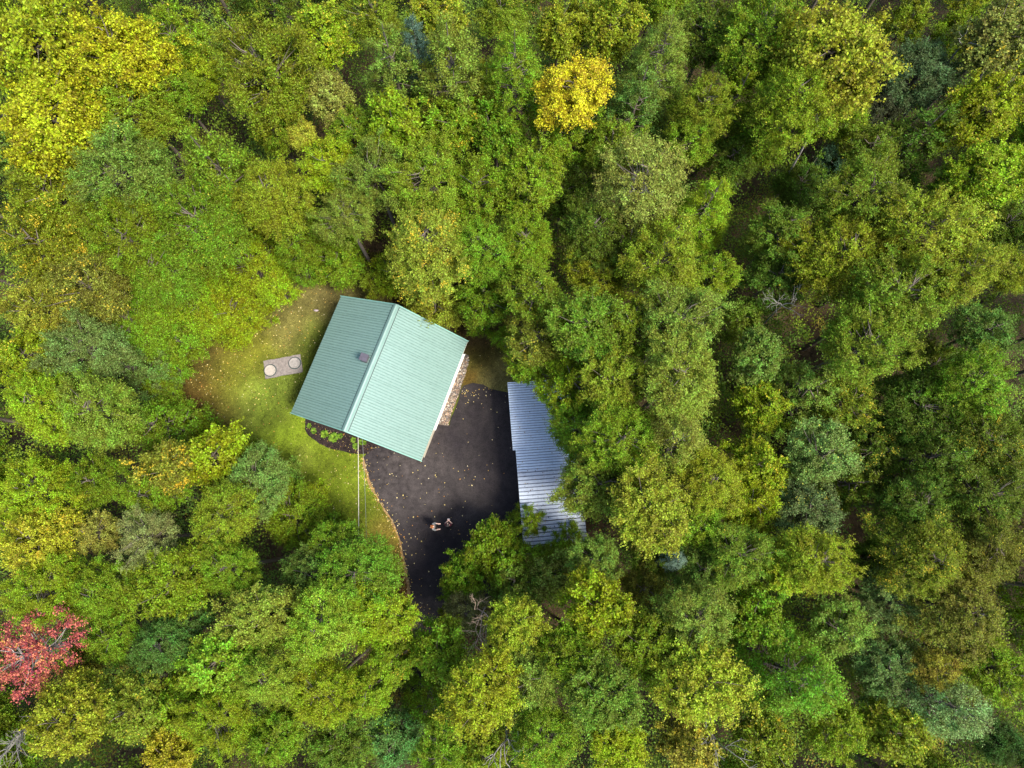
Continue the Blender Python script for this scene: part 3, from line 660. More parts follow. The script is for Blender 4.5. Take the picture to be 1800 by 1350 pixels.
# ------------------------------------------------------------------ trees
def unit(v): return v/(np.linalg.norm(v, axis=-1, keepdims=True)+1e-9)
def crown_mesh(seed, Rad, Hc, kind, lsize, nclump, ntwig, nleaf):
    """returns the crown (leaf) mesh and the limb mesh; origin = centre of the crown on the trunk axis"""
    r = np.random.default_rng(seed)
    if kind in ('C', 'S'):
        # cone: tiers of boughs, narrow at the top
        t = (np.arange(nclump)+.5)/nclump; z = 1-2*np.sqrt(t) if kind == 'C' else 1-2*t**.62
        z = np.clip(z+r.normal(0, .04, nclump), -1, 1)
        az = np.arange(nclump)*2.39996+r.normal(0, .25, nclump)
        prof = np.clip((1-z)/2, 0, 1)**.75; inner = r.uniform(0, 1, nclump) < .25
        rr = prof*np.where(inner, r.uniform(.3, .7, nclump), r.uniform(.82, 1.08, nclump))*Rad
        C = np.stack([rr*np.cos(az), rr*np.sin(az), z*Hc], 1)
        out = unit(np.stack([np.cos(az), np.sin(az), np.full(nclump, .35 if kind == 'C' else .05)], 1)); out[:, 2] += np.where(z > .8, 1.5, 0); out = unit(out)
    else:
        i = np.arange(nclump)+.5; ct = 1-1.45*i/nclump; st = np.sqrt(np.clip(1-ct**2, 0, 1)); az = i*2.39996
        D = np.stack([st*np.cos(az), st*np.sin(az), ct], 1); D = unit(D+r.normal(0, .12, D.shape))
        nl = {'D': 9, 'M': 7, 'A': 8, 'P': 6}[kind]; lob = unit(r.normal(size=(nl, 3))+[0, 0, .5]); la = r.uniform(.5, 1, nl)
        ang = np.arccos(np.clip(D@lob.T, -1, 1)); f = .55+.50*np.max(la*np.exp(-(ang/.45)**2), 1)+r.normal(0, .05, nclump)
        lay = r.uniform(0, 1, nclump); f = np.where(lay < .28, f*r.uniform(.45, .8, nclump), np.where(lay > .86, f*1.17, f))
        C = D*f[:, None]*np.array([Rad, Rad, Hc]); out = unit(D*np.array([1, 1, .5])+r.normal(0, .3, D.shape)*np.array([1, 1, .3])+[0, 0, .15])
    n = nclump*ntwig; cid = np.repeat(np.arange(nclump), ntwig)
    spread = {'D': .75, 'M': .85, 'C': .55, 'S': .35, 'A': .75, 'P': .8}[kind]
    td = unit(out[cid]+r.normal(0, spread, (n, 3))+[0, 0, .12])
    tl = r.uniform(.35, .85, n)*min(1.0, .38+Rad*.24)
    t0 = C[cid]-td*tl[:, None]*.25+r.normal(0, .08, (n, 3))*min(1, Rad/2)
    m = n*nleaf; tid = np.repeat(np.arange(n), nleaf); u = np.tile((np.arange(nleaf)+.6)/nleaf, n)+r.normal(0, .03, m)
    d = td[tid]; side = unit(np.cross(d, [0, 0, 1.0])+r.normal(0, .25, (m, 3))); sg = np.where(np.arange(m) % 2, 1, -1)[:, None]
    pos = t0[tid]+d*(tl[tid]*u)[:, None]; pos[:, 2] -= .10*u**2*tl[tid]
    ax = unit(d*.7+side*sg*.9+r.normal(0, .3, (m, 3))); ls = lsize*r.uniform(.65, 1.25, m)*(1.05-.35*u)
    nrm = unit(np.array([0, 0, 1.0])*.58+out[cid][tid]*.65+r.normal(0, .38, (m, 3))); ay = unit(np.cross(nrm, ax)); nn = np.cross(ax, ay)
    wr = {'D': .30, 'M': .42, 'C': .24, 'S': .12, 'A': .28, 'P': .12}[kind]; L_ = ls[:, None]
    base = pos+ax*L_*.1
    V = np.stack([base, base+ax*L_*.5+ay*L_*wr+nn*L_*.06, base+ax*L_, base+ax*L_*.5-ay*L_*wr+nn*L_*.06], 1).reshape(-1, 3)
    F = np.arange(4*m).reshape(-1, 4)
    crnd = r.uniform(0, 1, nclump)
    me = mesh_np("crown", V, F, LEAF, {"rnd": ('FLOAT', 'FACE', r.uniform(0, 1, m)), "clump": ('FLOAT', 'FACE', np.clip(crnd[cid][tid]+r.normal(0, .1, m), 0, 1))})
    # limbs from the trunk axis to a share of the clumps
    tb = Tubes(); pick = r.permutation(nclump)[:max(6, int(nclump*.45))]
    tb.add([(0, 0, -Hc*1.0), (.02, .01, 0), (0, .02, Hc*(.95 if kind in 'CS' else .55))], [.05+.035*Rad, .03+.02*Rad, .012], 6)
    for c in C[pick]:
        zr = c[2]-.55*np.hypot(c[0], c[1])-.2 if kind not in 'CS' else c[2]-.15
        s = np.array([0, 0, max(zr, -Hc*.95)]); midp = (s+c)/2+r.normal(0, .08, 3)+[0, 0, -.06]
        tb.add([s, midp, c], [.012+.012*Rad, .012+.005*Rad, .005], 4)
    return me, tb, C
PROTO = {}
def proto(key, seed, Rad, Hc, kind, lsize, nc, ntw, nlf, bark=BARK):
    me, tb, _ = crown_mesh(seed, Rad, Hc, kind, lsize, nc, ntw, nlf); PROTO.setdefault(key, []).append((me, tb.mesh("limbs", bark), Rad, Hc))
for s in range(4): proto('DL', 10+s, 2.4, 2.7, 'D', .108, 250, 12, 14)
for s in range(3): proto('DM', 20+s, 1.7, 2.1, 'D', .102, 140, 12, 13)
for s in range(2): proto('DS', 30+s, 1.0, 1.3, 'D', .095, 56, 12, 12)
for s in range(2): proto('ML', 40+s, 2.3, 2.5, 'M', .12, 200, 12, 12)
for s in range(2): proto('MM', 50+s, 1.6, 1.9, 'M', .115, 110, 12, 12)
for s in range(2): proto('CL', 60+s, 1.9, 3.6, 'C', .108, 210, 12, 13)
for s in range(2): proto('CM', 70+s, 1.2, 2.6, 'C', .10, 100, 12, 12)
proto('SM', 80, 1.1, 2.6, 'S', .13, 120, 10, 14)
proto('PM', 85, 1.7, 1.9, 'P', .15, 95, 15, 16)
for s in range(2): proto('AL', 90+s, 2.2, 2.4, 'A', .10, 150, 12, 12)
proto('RL', 95, 2.3, 2.2, 'A', .14, 95, 7, 8, PALEBARK)
_tk = Tubes(); _tk.add([(0, 0, -.02), (.01, .02, .3), (-.02, 0, .65), (0, 0, 1.0)], [1.0, .8, .68, .55], 8); TRUNK = _tk.mesh("trunk", BARK)
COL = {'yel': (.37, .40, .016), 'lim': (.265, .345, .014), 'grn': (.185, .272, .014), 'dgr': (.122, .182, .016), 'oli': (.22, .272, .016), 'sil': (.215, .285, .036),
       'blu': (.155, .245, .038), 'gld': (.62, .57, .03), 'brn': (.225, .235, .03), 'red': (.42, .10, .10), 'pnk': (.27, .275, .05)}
trnd = random.Random(11); occupied = []
LAWN_IN = np.array([P(a, b, 0)[:2] for a, b in [(300, 640), (330, 590), (430, 545), (520, 480), (620, 480), (760, 525), (880, 590), (900, 690), (820, 760), (690, 800), (735, 1100),
    (715, 1110), (690, 960), (640, 930), (570, 930), (540, 860), (440, 770), (380, 750), (300, 740)]])
SHED_W = np.array([(SX-.5, SY+.4), (SX+3.6, SY+.6), (SX+4.3, SY-8.9), (SX+.4, SY-8.9)])
KEEP = [LAWN_IN, ASPH_W, np.array(HOUSE_PTS), SHED_W]
def forbidden(x, y, lo=4):
    return any(bool(inside(q_, np.array([x]), np.array([y]))[0]) for q_ in KEEP[:lo])
def tree(px, py, rpx, h, pk, ck, turn, label, name=None, group="trees of the surrounding forest"):
    lst = PROTO[pk]; me, lm, Rad, Hc = lst[trnd.randrange(len(lst))]
    Rw = 1.17*rpx*(CAM_H-h*.75)/FPX; s = Rw/(Rad*1.12)
    zc = h-Hc*s*1.02
    p = P(px, py, zc+Hc*s*.45)
    bx, by = p.x, p.y
    while h > 5.2 and forbidden(p.x, p.y, 2):      # low trees along the clearing's edge
        h -= .4; zc = h-Hc*s*1.02; p = P(px, py, zc+Hc*s*.45)
    d = depth_at(p); s = 1.17*(rpx*d/FPX)/(Rad*1.12); zc = h-Hc*s*1.02
    make_tree(p.x, p.y, zc, s, me, lm, Rad, Hc, ck, turn, label, name, group, pk)
def make_tree(x, y, zc, s, me, lm, Rad, Hc, ck, turn, label, name, group, pk):
    name = name or {'C': 'birch_tree', 'S': 'spruce_tree', 'P': 'pine_tree', 'M': 'maple_tree', 'R': 'maple_tree'}.get(pk[0], 'broadleaf_tree')
    bx, by = x, y; dirv = Vector((x+2.5, y-4.5, 0)).normalized() if x < 0.2 else Vector((1, .1 if y > -3 else -.3, 0)).normalized()
    if x < .2: dirv = Vector((x+4.5, y-3.0, 0)).normalized()
    for _k in range(26):
        if not forbidden(bx, by): break
        bx += dirv.x*.15; by += dirv.y*.15
    rz = trnd.uniform(0, 6.283); off = Matrix.Rotation(-rz, 3, 'Z') @ Vector((x-bx, y-by, 0))
    t = empty(name, (bx, by, 0), rz, label=label, cat="tree", group=group)
    zb = max(.15, zc-Hc*s*.6)
    tr = link("trunk", TRUNK, t); rad = .05+.05*Rad*s; tr.scale = (rad, rad, math.hypot(zb+.3, off.length)); tr.rotation_euler = Vector((off.x, off.y, zb+.3)).to_track_quat('Z', 'Y').to_euler()
    c = link("crown", me, t, (off.x, off.y, zc)); s2 = s*trnd.uniform(.88, 1.12); s3 = s*trnd.uniform(.9, 1.1); c.scale = (s2, s3, s)
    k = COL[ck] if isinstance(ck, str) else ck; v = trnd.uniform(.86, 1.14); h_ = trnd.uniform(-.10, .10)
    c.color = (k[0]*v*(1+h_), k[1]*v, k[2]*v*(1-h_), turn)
    l = link("limbs", lm, t, (off.x, off.y, zc)); l.scale = (s2, s3, s)
    occupied.append((x, y, Rad*s)); return t
TREES = [  # sunlit crowns tinted lighter and shaded ones darker, so tints carry some light
# ---- top left
(60, 55, 112, 12, 'ML', 'yel', .0, "huge yellow-green tree filling the top-left corner"),
(195, 70, 92, 12, 'ML', 'yel', .0, "bright yellow-green crown just right of the top-left corner tree"),
(70, 190, 92, 11.5, 'ML', 'yel', .0, "yellow-green crown on the left edge directly below the top-left corner tree"),
(160, 140, 60, 10.5, 'MM', 'yel', .0, "smaller yellow-green crown wedged between the three big yellow ones at top left"),
(228, 178, 78, 10, 'DL', 'oli', .05, "olive-green crown bordering the lower right of the yellow top-left trees"),
(300, 60, 62, 9, 'DM', 'grn', .22, "mid-green crown with orange sprigs between the yellow corner trees and the big olive dome"),
(355, 128, 36, 8, 'DS', 'lim', .25, "small yellow-tinged crown at the left foot of the big olive dome at upper left"),
(455, 108, 102, 12, 'DL', 'oli', .08, "large rounded olive dome standing above its neighbours at upper left"),
(22, 262, 60, 9, 'DM', 'blu', .05, "bluish-green crown on the left edge below the yellow trees"),
(300, 150, 50, 9, 'DM', 'grn', .1, "green crown tucked under the left flank of the olive dome"),
(200, 295, 92, 11, 'DL', 'sil', .12, "large silvery light-green crown with orange flecks at mid upper left"),
(372, 282, 88, 11, 'CL', 'oli', .12, "large olive-green textured crown right of the silvery light-green one"),
(75, 335, 78, 9.5, 'DM', 'oli', .36, "olive crown speckled with orange on the left edge, upper of two orange-speckled ones"),
(60, 420, 75, 9.5, 'DM', 'oli', .42, "strongly orange-speckled olive crown on the left edge, lower of the two"),
(345, 385, 84, 10, 'DL', 'grn', .22, "broad green crown with a small orange tuft left of the clearing's upper corner"),
(215, 410, 80, 10, 'DL', 'grn', .12, "green crown between the orange-speckled edge trees and the orange-tuft crown"),
(568, 150, 50, 9, 'MM', 'pnk', .1, "faded pinkish-green crown right of the big olive dome"),
(562, 50, 56, 10, 'MM', 'lim', .30, "lime crown with orange tips above the faded pinkish crown"),
(655, 15, 50, 10, 'DM', 'oli', .25, "olive crown with orange bits cut by the top edge, above the narrow cone-shaped birch"),
(524, 228, 32, 8, 'MM', (.42, .40, .04), .05, "small bright yellow bush-like crown near the upper left middle"),
(470, 205, 50, 8.5, 'DM', 'grn', .30, "green crown with orange tips left of the small bright yellow one"),
(682, 85, 58, 12, 'CM', 'sil', .04, "narrow cone-shaped silvery-green tree near the top, left of the blue spruce"),
(728, 58, 32, 11, 'SM', (.11, .20, .15), 0, "small pointed blue spruce near the top edge"),
(792, 92, 84, 12.5, 'CL', 'sil', .05, "broad cone-shaped grey-green tree right of the blue spruce"),
(905, 95, 66, 12.5, 'CL', 'grn', .03, "tall cone-shaped green tree left of the golden tree"),
(856, 128, 36, 10, 'CM', 'oli', .35, "small yellow-olive cone squeezed between the two tall cone-shaped trees left of the golden tree"),
(765, 5, 50, 10, 'MM', 'oli', .38, "yellow-olive crown with orange tips cut by the top edge above the grey-green cone"),
(880, 5, 50, 9.5, 'DM', 'oli', .25, "olive crown on the top edge above the tall green cone left of the golden tree"),
(1008, 148, 70, 11.5, 'ML', 'gld', .30, "bright golden-yellow maple near the top centre"),
(985, 35, 56, 9.5, 'MM', 'oli', .22, "yellowish olive crown directly above the golden maple"),
(1075, 30, 60, 9.5, 'MM', 'oli', .28, "olive crown with orange flecks above and right of the golden maple"),
(1172, 62, 58, 12, 'CL', 'sil', .03, "feathery silver-green cone-shaped tree by the top edge, right of the golden maple"),
(1128, 150, 50, 11, 'CM', 'blu', .03, "bluish-green cone-shaped tree immediately right of the golden maple"),
(1250, 40, 58, 9, 'DM', 'dgr', .2, "dark green crown cut by the top edge between silver cone and lime trees"),
(1240, 180, 64, 10, 'DL', 'oli', .08, "olive-lime crown below the silver-green cone at the top"),
(1345, 50, 95, 11, 'DL', 'grn', .18, "large green crown with orange sprigs left of the bright lime one at the top"),
(1485, 75, 112, 13, 'ML', (.27, .31, .024), .16, "largest bright lime crown along the top edge, right of centre"),
(1400, 165, 80, 12, 'DL', 'grn', .22, "lime-green crown with orange tufts below the two big crowns at top right"),
(1340, 225, 62, 8, 'DM', 'grn', .15, "shaded green crown left of the leaning bare white trunk"),
(1610, 22, 40, 8, 'DS', 'oli', .05, "small rounded olive crown cut by the top edge near the bare grey branches"),
(1636, 110, 72, 9, 'PM', (.14, .21, .08), 0, "grey-green pine with visible twigs left of the bare grey branches at top right"),
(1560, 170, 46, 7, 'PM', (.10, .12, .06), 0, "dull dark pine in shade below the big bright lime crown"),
(1770, 50, 66, 11, 'MM', 'pnk', .25, "pale crown with pinkish and cream tips in the top-right corner"),
(1700, 40, 48, 7.5, 'DM', 'grn', .2, "green crown beneath the bare grey branches near the top-right corner"),
(1750, 170, 74, 10, 'ML', 'lim', .28, "yellow-green crown with orange tips on the right edge below the pinkish corner tree"),
(1620, 235, 84, 9.5, 'CL', 'dgr', .08, "large dark green feathery crown below the grey-green pine"),
(1540, 250, 60, 8, 'DM', 'dgr', .15, "dark green crown right of the leaning bare trunk"),
(1765, 290, 70, 10, 'ML', 'lim', .3, "lime crown with orange tips on the right edge, above the dark gap"),
(1480, 190, 50, 8, 'DM', 'grn', .2, "green crown just above and right of the leaning bare trunk"),
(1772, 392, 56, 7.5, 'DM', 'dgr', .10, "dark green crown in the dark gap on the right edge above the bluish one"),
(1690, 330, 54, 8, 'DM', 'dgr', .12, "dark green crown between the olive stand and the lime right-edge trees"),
(1790, 470, 44, 8.5, 'DM', 'oli', .20, "small olive crown on the right edge beside the warm yellow shoulder"),
# ---- second band
(690, 210, 62, 10, 'MM', 'lim', .15, "light green maple with pale tips between the blue spruce and the roof"),
(800, 205, 60, 9, 'MM', 'grn', .25, "green maple with reddish tips below the grey-green cone"),
(870, 225, 52, 9, 'MM', 'grn', .1, "green crown left of and below the golden maple"),
(620, 230, 48, 8.5, 'DM', 'grn', .3, "green crown with rust tips left of the pale-tipped light green maple"),
(575, 285, 54, 9, 'DM', 'lim', .1, "light green crown above the clearing's upper left, near the small yellow bush"),
(1000, 235, 55, 8.5, 'DM', 'grn', .12, "green crown directly below the golden maple"),
(655, 300, 68, 9.5, 'DL', 'sil', .15, "greyish-olive crown above the yellow-orange tree behind the roof"),
(745, 305, 66, 10, 'DL', 'oli', .1, "olive-grey crown behind the yellow-orange tree north of the roof"),
(835, 320, 62, 9.5, 'DM', 'grn', .08, "green crown right of the olive-grey one north of the roof"),
(930, 305, 64, 10, 'ML', 'grn', .03, "fresh green crown below the golden maple and left of the grey-green giant"),
(990, 330, 50, 7.5, 'DM', 'dgr', .05, "dark green crown left of the large pale grey-green tree"),
(1075, 250, 60, 9.5, 'DM', 'oli', .05, "olive crown on the upper left flank of the large pale grey-green tree"),
(1135, 305, 98, 12, 'AL', (.235, .29, .055), .03, "large pale grey-green tree with bare twigs right of centre at the top"),
(1252, 345, 62, 10, 'CL', 'lim', .08, "lime-olive crown against the right side of the pale grey-green tree"),
(1220, 240, 44, 9, 'DM', 'grn', .05, "green crown on the upper right flank of the pale grey-green tree"),
(1300, 160, 50, 10, 'CM', 'lim', .04, "feathery lime crown above and left of the leaning bare trunk"),
(470, 335, 72, 10, 'DL', 'oli', .08, "olive-green crown above the clearing's left lobe, next to the lime hedge of crowns"),
(520, 400, 66, 9, 'DL', 'grn', .12, "green crown bordering the brown top of the clearing"),
(440, 455, 72, 8.5, 'DL', 'lim', .06, "lime-green crown leaning over the clearing's upper left edge"),
(400, 545, 54, 7.5, 'DM', 'lim', .04, "low lime-green crown right at the clearing's west corner"),
(340, 520, 70, 8.5, 'DL', 'lim', .05, "broad lime crown west of the clearing, above the reddish lawn patch"),
(270, 470, 72, 9, 'DL', 'grn', .10, "green crown left of the broad lime crown west of the clearing"),
(150, 500, 74, 9.5, 'DM', 'brn', .3, "brownish olive crown with orange specks at left, in line with the top of the roof"),
(590, 445, 56, 8.5, 'DM', 'grn', .15, "green crown just above the roof's upper left corner"),
(600, 370, 58, 9.5, 'AL', 'sil', .05, "greyish crown left of the yellow-orange tree"),
(746, 425, 88, 10.5, 'DL', (.28, .33, .03), .44, "big yellow-orange and olive tree overhanging the roof's upper edge"),
(764, 532, 60, 7.5, 'DM', (.24, .29, .028), .22, "olive-yellow crown drooping onto the roof's north gable"),
(690, 475, 48, 8.5, 'DM', 'lim', .15, "lime crown between the roof's ridge end and the yellow-orange tree"),
(845, 430, 62, 9.5, 'DL', 'grn', .02, "fresh green crown right of the yellow-orange tree"),
(850, 520, 54, 8.5, 'DM', 'grn', .03, "green crown hanging over the north-east corner of the roof"),
(925, 420, 62, 9.5, 'DL', 'grn', .04, "mid-green crown halfway between roof and pale grey-green tree"),
(940, 505, 60, 9.5, 'DM', 'oli', .15, "olive crown with yellow twigs up and right of the roof"),
(1045, 400, 68, 10, 'DL', 'dgr', .12, "darker green crown below the left side of the pale grey-green tree"),
(1165, 445, 84, 11.5, 'DL', 'oli', .12, "big olive crown directly below the pale grey-green tree"),
(1055, 480, 56, 9, 'DM', 'oli', .15, "olive-yellow crown above the rounded fresh green one right of the roof"),
(1035, 570, 74, 11, 'ML', (.16, .27, .024), .03, "rounded fresh green crown right of the roof, brightest in its group"),
(945, 590, 56, 8.5, 'DM', (.20, .24, .026), .25, "yellow-olive crown at the clearing's east corner"),
(925, 640, 36, 6.5, 'DS', 'grn', .0, "low green crown just above the shed roof's north end"),
(1115, 570, 62, 10.5, 'DM', 'oli', .15, "olive crown with pale twig tips right of the rounded fresh green crown"),
(1195, 560, 78, 11.5, 'DL', 'sil', .12, "grey-green crown with orange flecks right of the olive one, east of the roof"),
(1200, 660, 84, 12, 'DL', 'sil', .06, "wide silvery-green crown standing east of the shed's north end"),
(1006, 668, 68, 8.5, 'DM', 'lim', .05, "lime-green crown overhanging the shed's upper right edge"),
(1080, 670, 66, 10.5, 'ML', (.22, .29, .022), .08, "yellowish-green crown two crowns right of the shed's north end"),
(1022, 752, 70, 8.5, 'DL', 'grn', .10, "green crown overhanging the middle of the shed roof"),
(1095, 770, 74, 11, 'DL', 'grn', .16, "green crown with an orange sprig right of the middle of the shed"),
(1190, 775, 84, 12.5, 'CL', (.21, .25, .035), .15, "big brushy olive-green crown at the heart of the forest east of the shed"),
(1052, 850, 76, 9.5, 'DL', (.22, .26, .026), .12, "lime-olive crown beside the lower end of the shed roof"),
(1255, 840, 60, 11, 'DL', 'oli', .10, "olive crown at the right foot of the big brushy olive-green one"),
(1140, 895, 76, 12, 'ML', (.30, .33, .026), .14, "sunlit yellow-green crown down and right of the shed"),
(1230, 920, 56, 9.5, 'DM', 'grn', .12, "green crown right of the sunlit yellow-green one"),
# ---- right side
(1530, 330, 80, 11.5, 'DL', (.20, .26, .018), .10, "upper left lobe tree of the huge olive-yellow stand at right"),
(1640, 400, 100, 12.5, 'DL', (.225, .275, .018), .14, "golden-olive crown on the upper right of the huge olive stand"),
(1700, 470, 72, 12, 'DL', (.28, .305, .018), .2, "warm yellow crown on the far right shoulder of the olive stand"),
(1590, 510, 90, 12, 'DL', (.185, .25, .018), .08, "central crown of the huge olive stand at right"),
(1490, 440, 82, 11, 'DL', 'oli', .06, "left crown of the huge olive stand, next to a dark hollow"),
(1530, 600, 80, 11, 'DL', (.17, .24, .018), .08, "lowest crown of the huge olive stand, above the dark gap"),
(1380, 400, 66, 9.5, 'DM', (.12, .185, .018), .06, "shaded olive crown west of the olive stand"),
(1370, 480, 52, 8, 'DM', (.12, .185, .018), .15, "dark olive crown with grey twigs left of the huge olive stand"),
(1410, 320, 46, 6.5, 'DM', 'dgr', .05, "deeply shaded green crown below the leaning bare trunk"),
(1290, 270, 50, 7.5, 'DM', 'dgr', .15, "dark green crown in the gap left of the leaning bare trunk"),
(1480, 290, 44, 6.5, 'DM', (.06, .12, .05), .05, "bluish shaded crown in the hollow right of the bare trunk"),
(1255, 480, 48, 8.5, 'DM', 'grn', .06, "green crown on the right flank of the big olive crown below the pale giant"),
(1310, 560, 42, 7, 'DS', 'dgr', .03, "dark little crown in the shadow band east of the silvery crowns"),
(1342, 620, 50, 9, 'MM', 'blu', .05, "bluish-green crown with sunlit rim in the gap east of the silvery crowns"),
(1430, 680, 64, 9.5, 'CM', 'sil', .10, "feathery grey-green crown below the huge olive stand"),
(1345, 715, 48, 8, 'MM', 'lim', .30, "lime and orange crown left of the feathery grey-green one"),
(1500, 700, 50, 8, 'DM', 'oli', .3, "small olive crown with orange tint below the olive stand"),
(1450, 800, 68, 9.5, 'DM', (.16, .25, .06), .15, "dusty bluish crown with orange flecks in the middle of the right half"),
(1335, 815, 54, 8.5, 'MM', 'lim', .28, "small lime crown with orange tips left of the dusty bluish one"),
(1325, 880, 54, 8.5, 'DM', 'lim', .10, "bright lime crown on the right side of the sunlit tree group southeast of the shed"),
(1545, 790, 54, 7.5, 'DM', 'dgr', .3, "shaded green crown with orange leaves right of the dusty bluish one"),
(1745, 575, 58, 9, 'DM', 'blu', .12, "bluish-green crown on the right edge below the olive stand"),
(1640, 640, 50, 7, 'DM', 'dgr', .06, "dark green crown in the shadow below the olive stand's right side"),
(1720, 670, 76, 10.5, 'DL', 'grn', .08, "green crown on the right edge, level with the silvery crowns"),
(1620, 715, 70, 9, 'DL', 'dgr', .12, "dark green crown left of the green right-edge one"),
(1755, 775, 70, 10, 'DL', 'dgr', .35, "dark crown with orange patches on the right edge, in the middle of the picture's height"),
(1650, 800, 76, 10, 'CL', 'dgr', .22, "dark green crown with an orange patch left of the edge crown"),
(1740, 870, 70, 10, 'DL', (.125, .19, .018), .18, "dark olive crown at the right edge, below the orange-patched ones"),
(1620, 885, 66, 9.5, 'DL', (.12, .19, .018), .18, "olive-green crown two trees in from the right edge, with an orange tuft"),
(1500, 850, 62, 8.5, 'CM', 'dgr', .12, "shaded crown below the dusty bluish one"),
(1420, 895, 62, 9, 'DM', (.15, .20, .06), .2, "greenish-brown crown below and left of the shaded one"),
(1440, 985, 66, 11, 'DL', 'oli', .06, "olive crown whose left side carries very bright lime leaves"),
(1383, 1010, 44, 9.5, 'MM', (.36, .42, .022), .05, "small very bright lime-yellow crown right of the forest's middle bottom"),
(1300, 975, 62, 10, 'DL', (.16, .24, .02), .25, "brownish-green crown between the sunlit group and the bright lime one"),
(1235, 1000, 48, 9, 'DM', 'blu', .05, "bluish crown below the sunlit yellow-green one"),
(1540, 985, 44, 6.5, 'DM', 'dgr', .0, "dark crown inside the long shadow gap at lower right"),
(1640, 985, 76, 11, 'DL', (.18, .24, .018), .34, "olive crown with orange-tan tips at lower right"),
(1750, 975, 66, 10, 'DL', (.16, .18, .024), .25, "olive crown on the right edge with one orange branch"),
(1570, 1060, 62, 8, 'AL', (.19, .28, .08), .0, "silvery crown with glinting leaves at the lower end of the shadow gap"),
(1710, 1075, 72, 10.5, 'DL', (.18, .19, .024), .18, "yellow-olive crown near the right edge at lower right"),
(1485, 1110, 62, 9, 'DM', 'sil', .08, "dull silver-green crown right of the fern-like lime one"),
(1650, 1180, 44, 9, 'DM', (.30, .26, .03), .12, "mustard-yellow small crown in the lower right"),
(1560, 1175, 52, 8.5, 'DM', (.14, .22, .055), .1, "grey-green crown left of the mustard-yellow one"),
(1770, 1180, 62, 9.5, 'DM', 'grn', .15, "green crown on the right edge, level with the mustard one"),
(1680, 1245, 76, 10.5, 'CL', (.20, .29, .09), .0, "large pale silvery-green crown in the lower right corner area"),
(1575, 1290, 60, 9, 'MM', 'oli', .25, "olive crown with orange tips cut by the bottom edge, lower right"),
(1770, 1310, 50, 8, 'PM', (.07, .14, .03), .0, "dark green pine in the bottom-right corner"),
(1480, 1285, 56, 9, 'DM', 'grn', .2, "green crown on the bottom edge with a pale orange branch"),
(1420, 1200, 92, 12, 'CL', (.20, .31, .020), .05, "large fern-like bright green crown at lower right"),
(1330, 1090, 60, 9.5, 'MM', 'grn', .10, "green crown above the fern-like bright green one"),
(1225, 1095, 74, 11, 'DL', 'sil', .05, "silver-green crown above the sunlit lime one near the bottom"),
(1238, 1200, 82, 12, 'ML', (.34, .36, .024), .10, "sunlit yellow-lime crown left of the fern-like one"),
(1350, 1310, 60, 9, 'MM', 'oli', .28, "olive-orange crown on the bottom edge beside bare grey twigs"),
(1215, 1315, 54, 9, 'MM', (.32, .31, .04), .36, "pale orange-yellow crown on the bottom edge"),
# ---- bottom middle
(1150, 985, 44, 7.5, 'DM', 'dgr', .1, "shaded crown directly below the sunlit yellow-green one"),
(1190, 985, 22, 9, 'SM', (.17, .27, .22), 0, "small pale blue fir tip below the sunlit yellow-green crown"),
(932, 918, 32, 6.0, 'CM', 'grn', .02, "young green sapling sticking up in front of the shed's south end, left one"),
(1000, 945, 34, 6.0, 'CM', 'grn', .02, "young green sapling in front of the shed's south end, right one"),
(862, 962, 58, 8.0, 'MM', 'grn', .04, "green crown with a pointed top reaching over the driveway, nearest the two people"),
(815, 1010, 42, 6.5, 'MM', 'grn', .06, "low green crown touching the right side of the narrow driveway"),
(905, 1020, 62, 9, 'ML', (.20, .29, .035), .04, "pale-leaved green crown down and right of the two people"),
(965, 1010, 56, 9, 'MM', (.27, .30, .05), .12, "yellowish-green crown with cream tips below the shed's end"),
(1050, 985, 52, 8.5, 'DM', 'blu', .05, "bluish-green crown below and right of the shed's end"),
(1055, 1070, 66, 10.5, 'MM', 'lim', .08, "light green crown with cream tips in the middle bottom"),
(1130, 1035, 44, 8, 'DM', 'brn', .35, "brownish crown with rusty leaves left of the blue fir tip"),
(822, 1080, 52, 8, 'AL', (.24, .22, .07), .15, "half-bare brownish crown with pink-grey twigs right of the driveway's end"),
(905, 1095, 56, 9.5, 'ML', (.26, .34, .025), .05, "bright lime crown in the bottom middle"),
(1140, 1140, 66, 10.5, 'ML', 'grn', .08, "green crown left of the silver-green one near the bottom"),
(1010, 1150, 62, 10, 'ML', 'grn', .06, "green crown directly below the bright lime one at bottom middle"),
(770, 1150, 54, 8.5, 'MM', 'grn', .12, "green crown closing off the lower end of the driveway"),
(690, 1160, 50, 8, 'DM', 'grn', .3, "green crown with orange leaves at the left foot of the driveway"),
(930, 1195, 58, 10, 'DM', 'sil', .1, "silvery crown in the bottom middle"),
(850, 1225, 78, 11.5, 'ML', (.29, .36, .02), .14, "yellow-lime crown in the bottom middle, yellowest of its neighbours"),
(1060, 1230, 72, 11, 'ML', (.20, .28, .028), .05, "light green crown right of the yellow-lime bottom one"),
(750, 1240, 66, 10.5, 'CL', 'grn', .04, "brushy green crown left of the yellow-lime bottom one"),
(960, 1300, 66, 10, 'DL', 'grn', .22, "green crown on the bottom edge with rusty sprigs"),
(1090, 1315, 62, 10, 'ML', 'lim', .06, "lime crown on the bottom edge left of the pale orange-yellow one"),
(850, 1330, 48, 8, 'MM', 'oli', .15, "olive crown on the bottom edge in front of the bare white twigs"),
(690, 1310, 56, 8.5, 'DM', (.14, .25, .055), .05, "bluish-grey crown cut by the bottom edge left of centre"),
(775, 1330, 48, 8.5, 'DM', 'grn', .1, "green crown on the bottom edge right of the bluish-grey one"),
# ---- bottom left and left
(628, 1005, 72, 9.5, 'DL', (.20, .32, .022), .03, "big lime-green crown hiding the cable's end beside the driveway"),
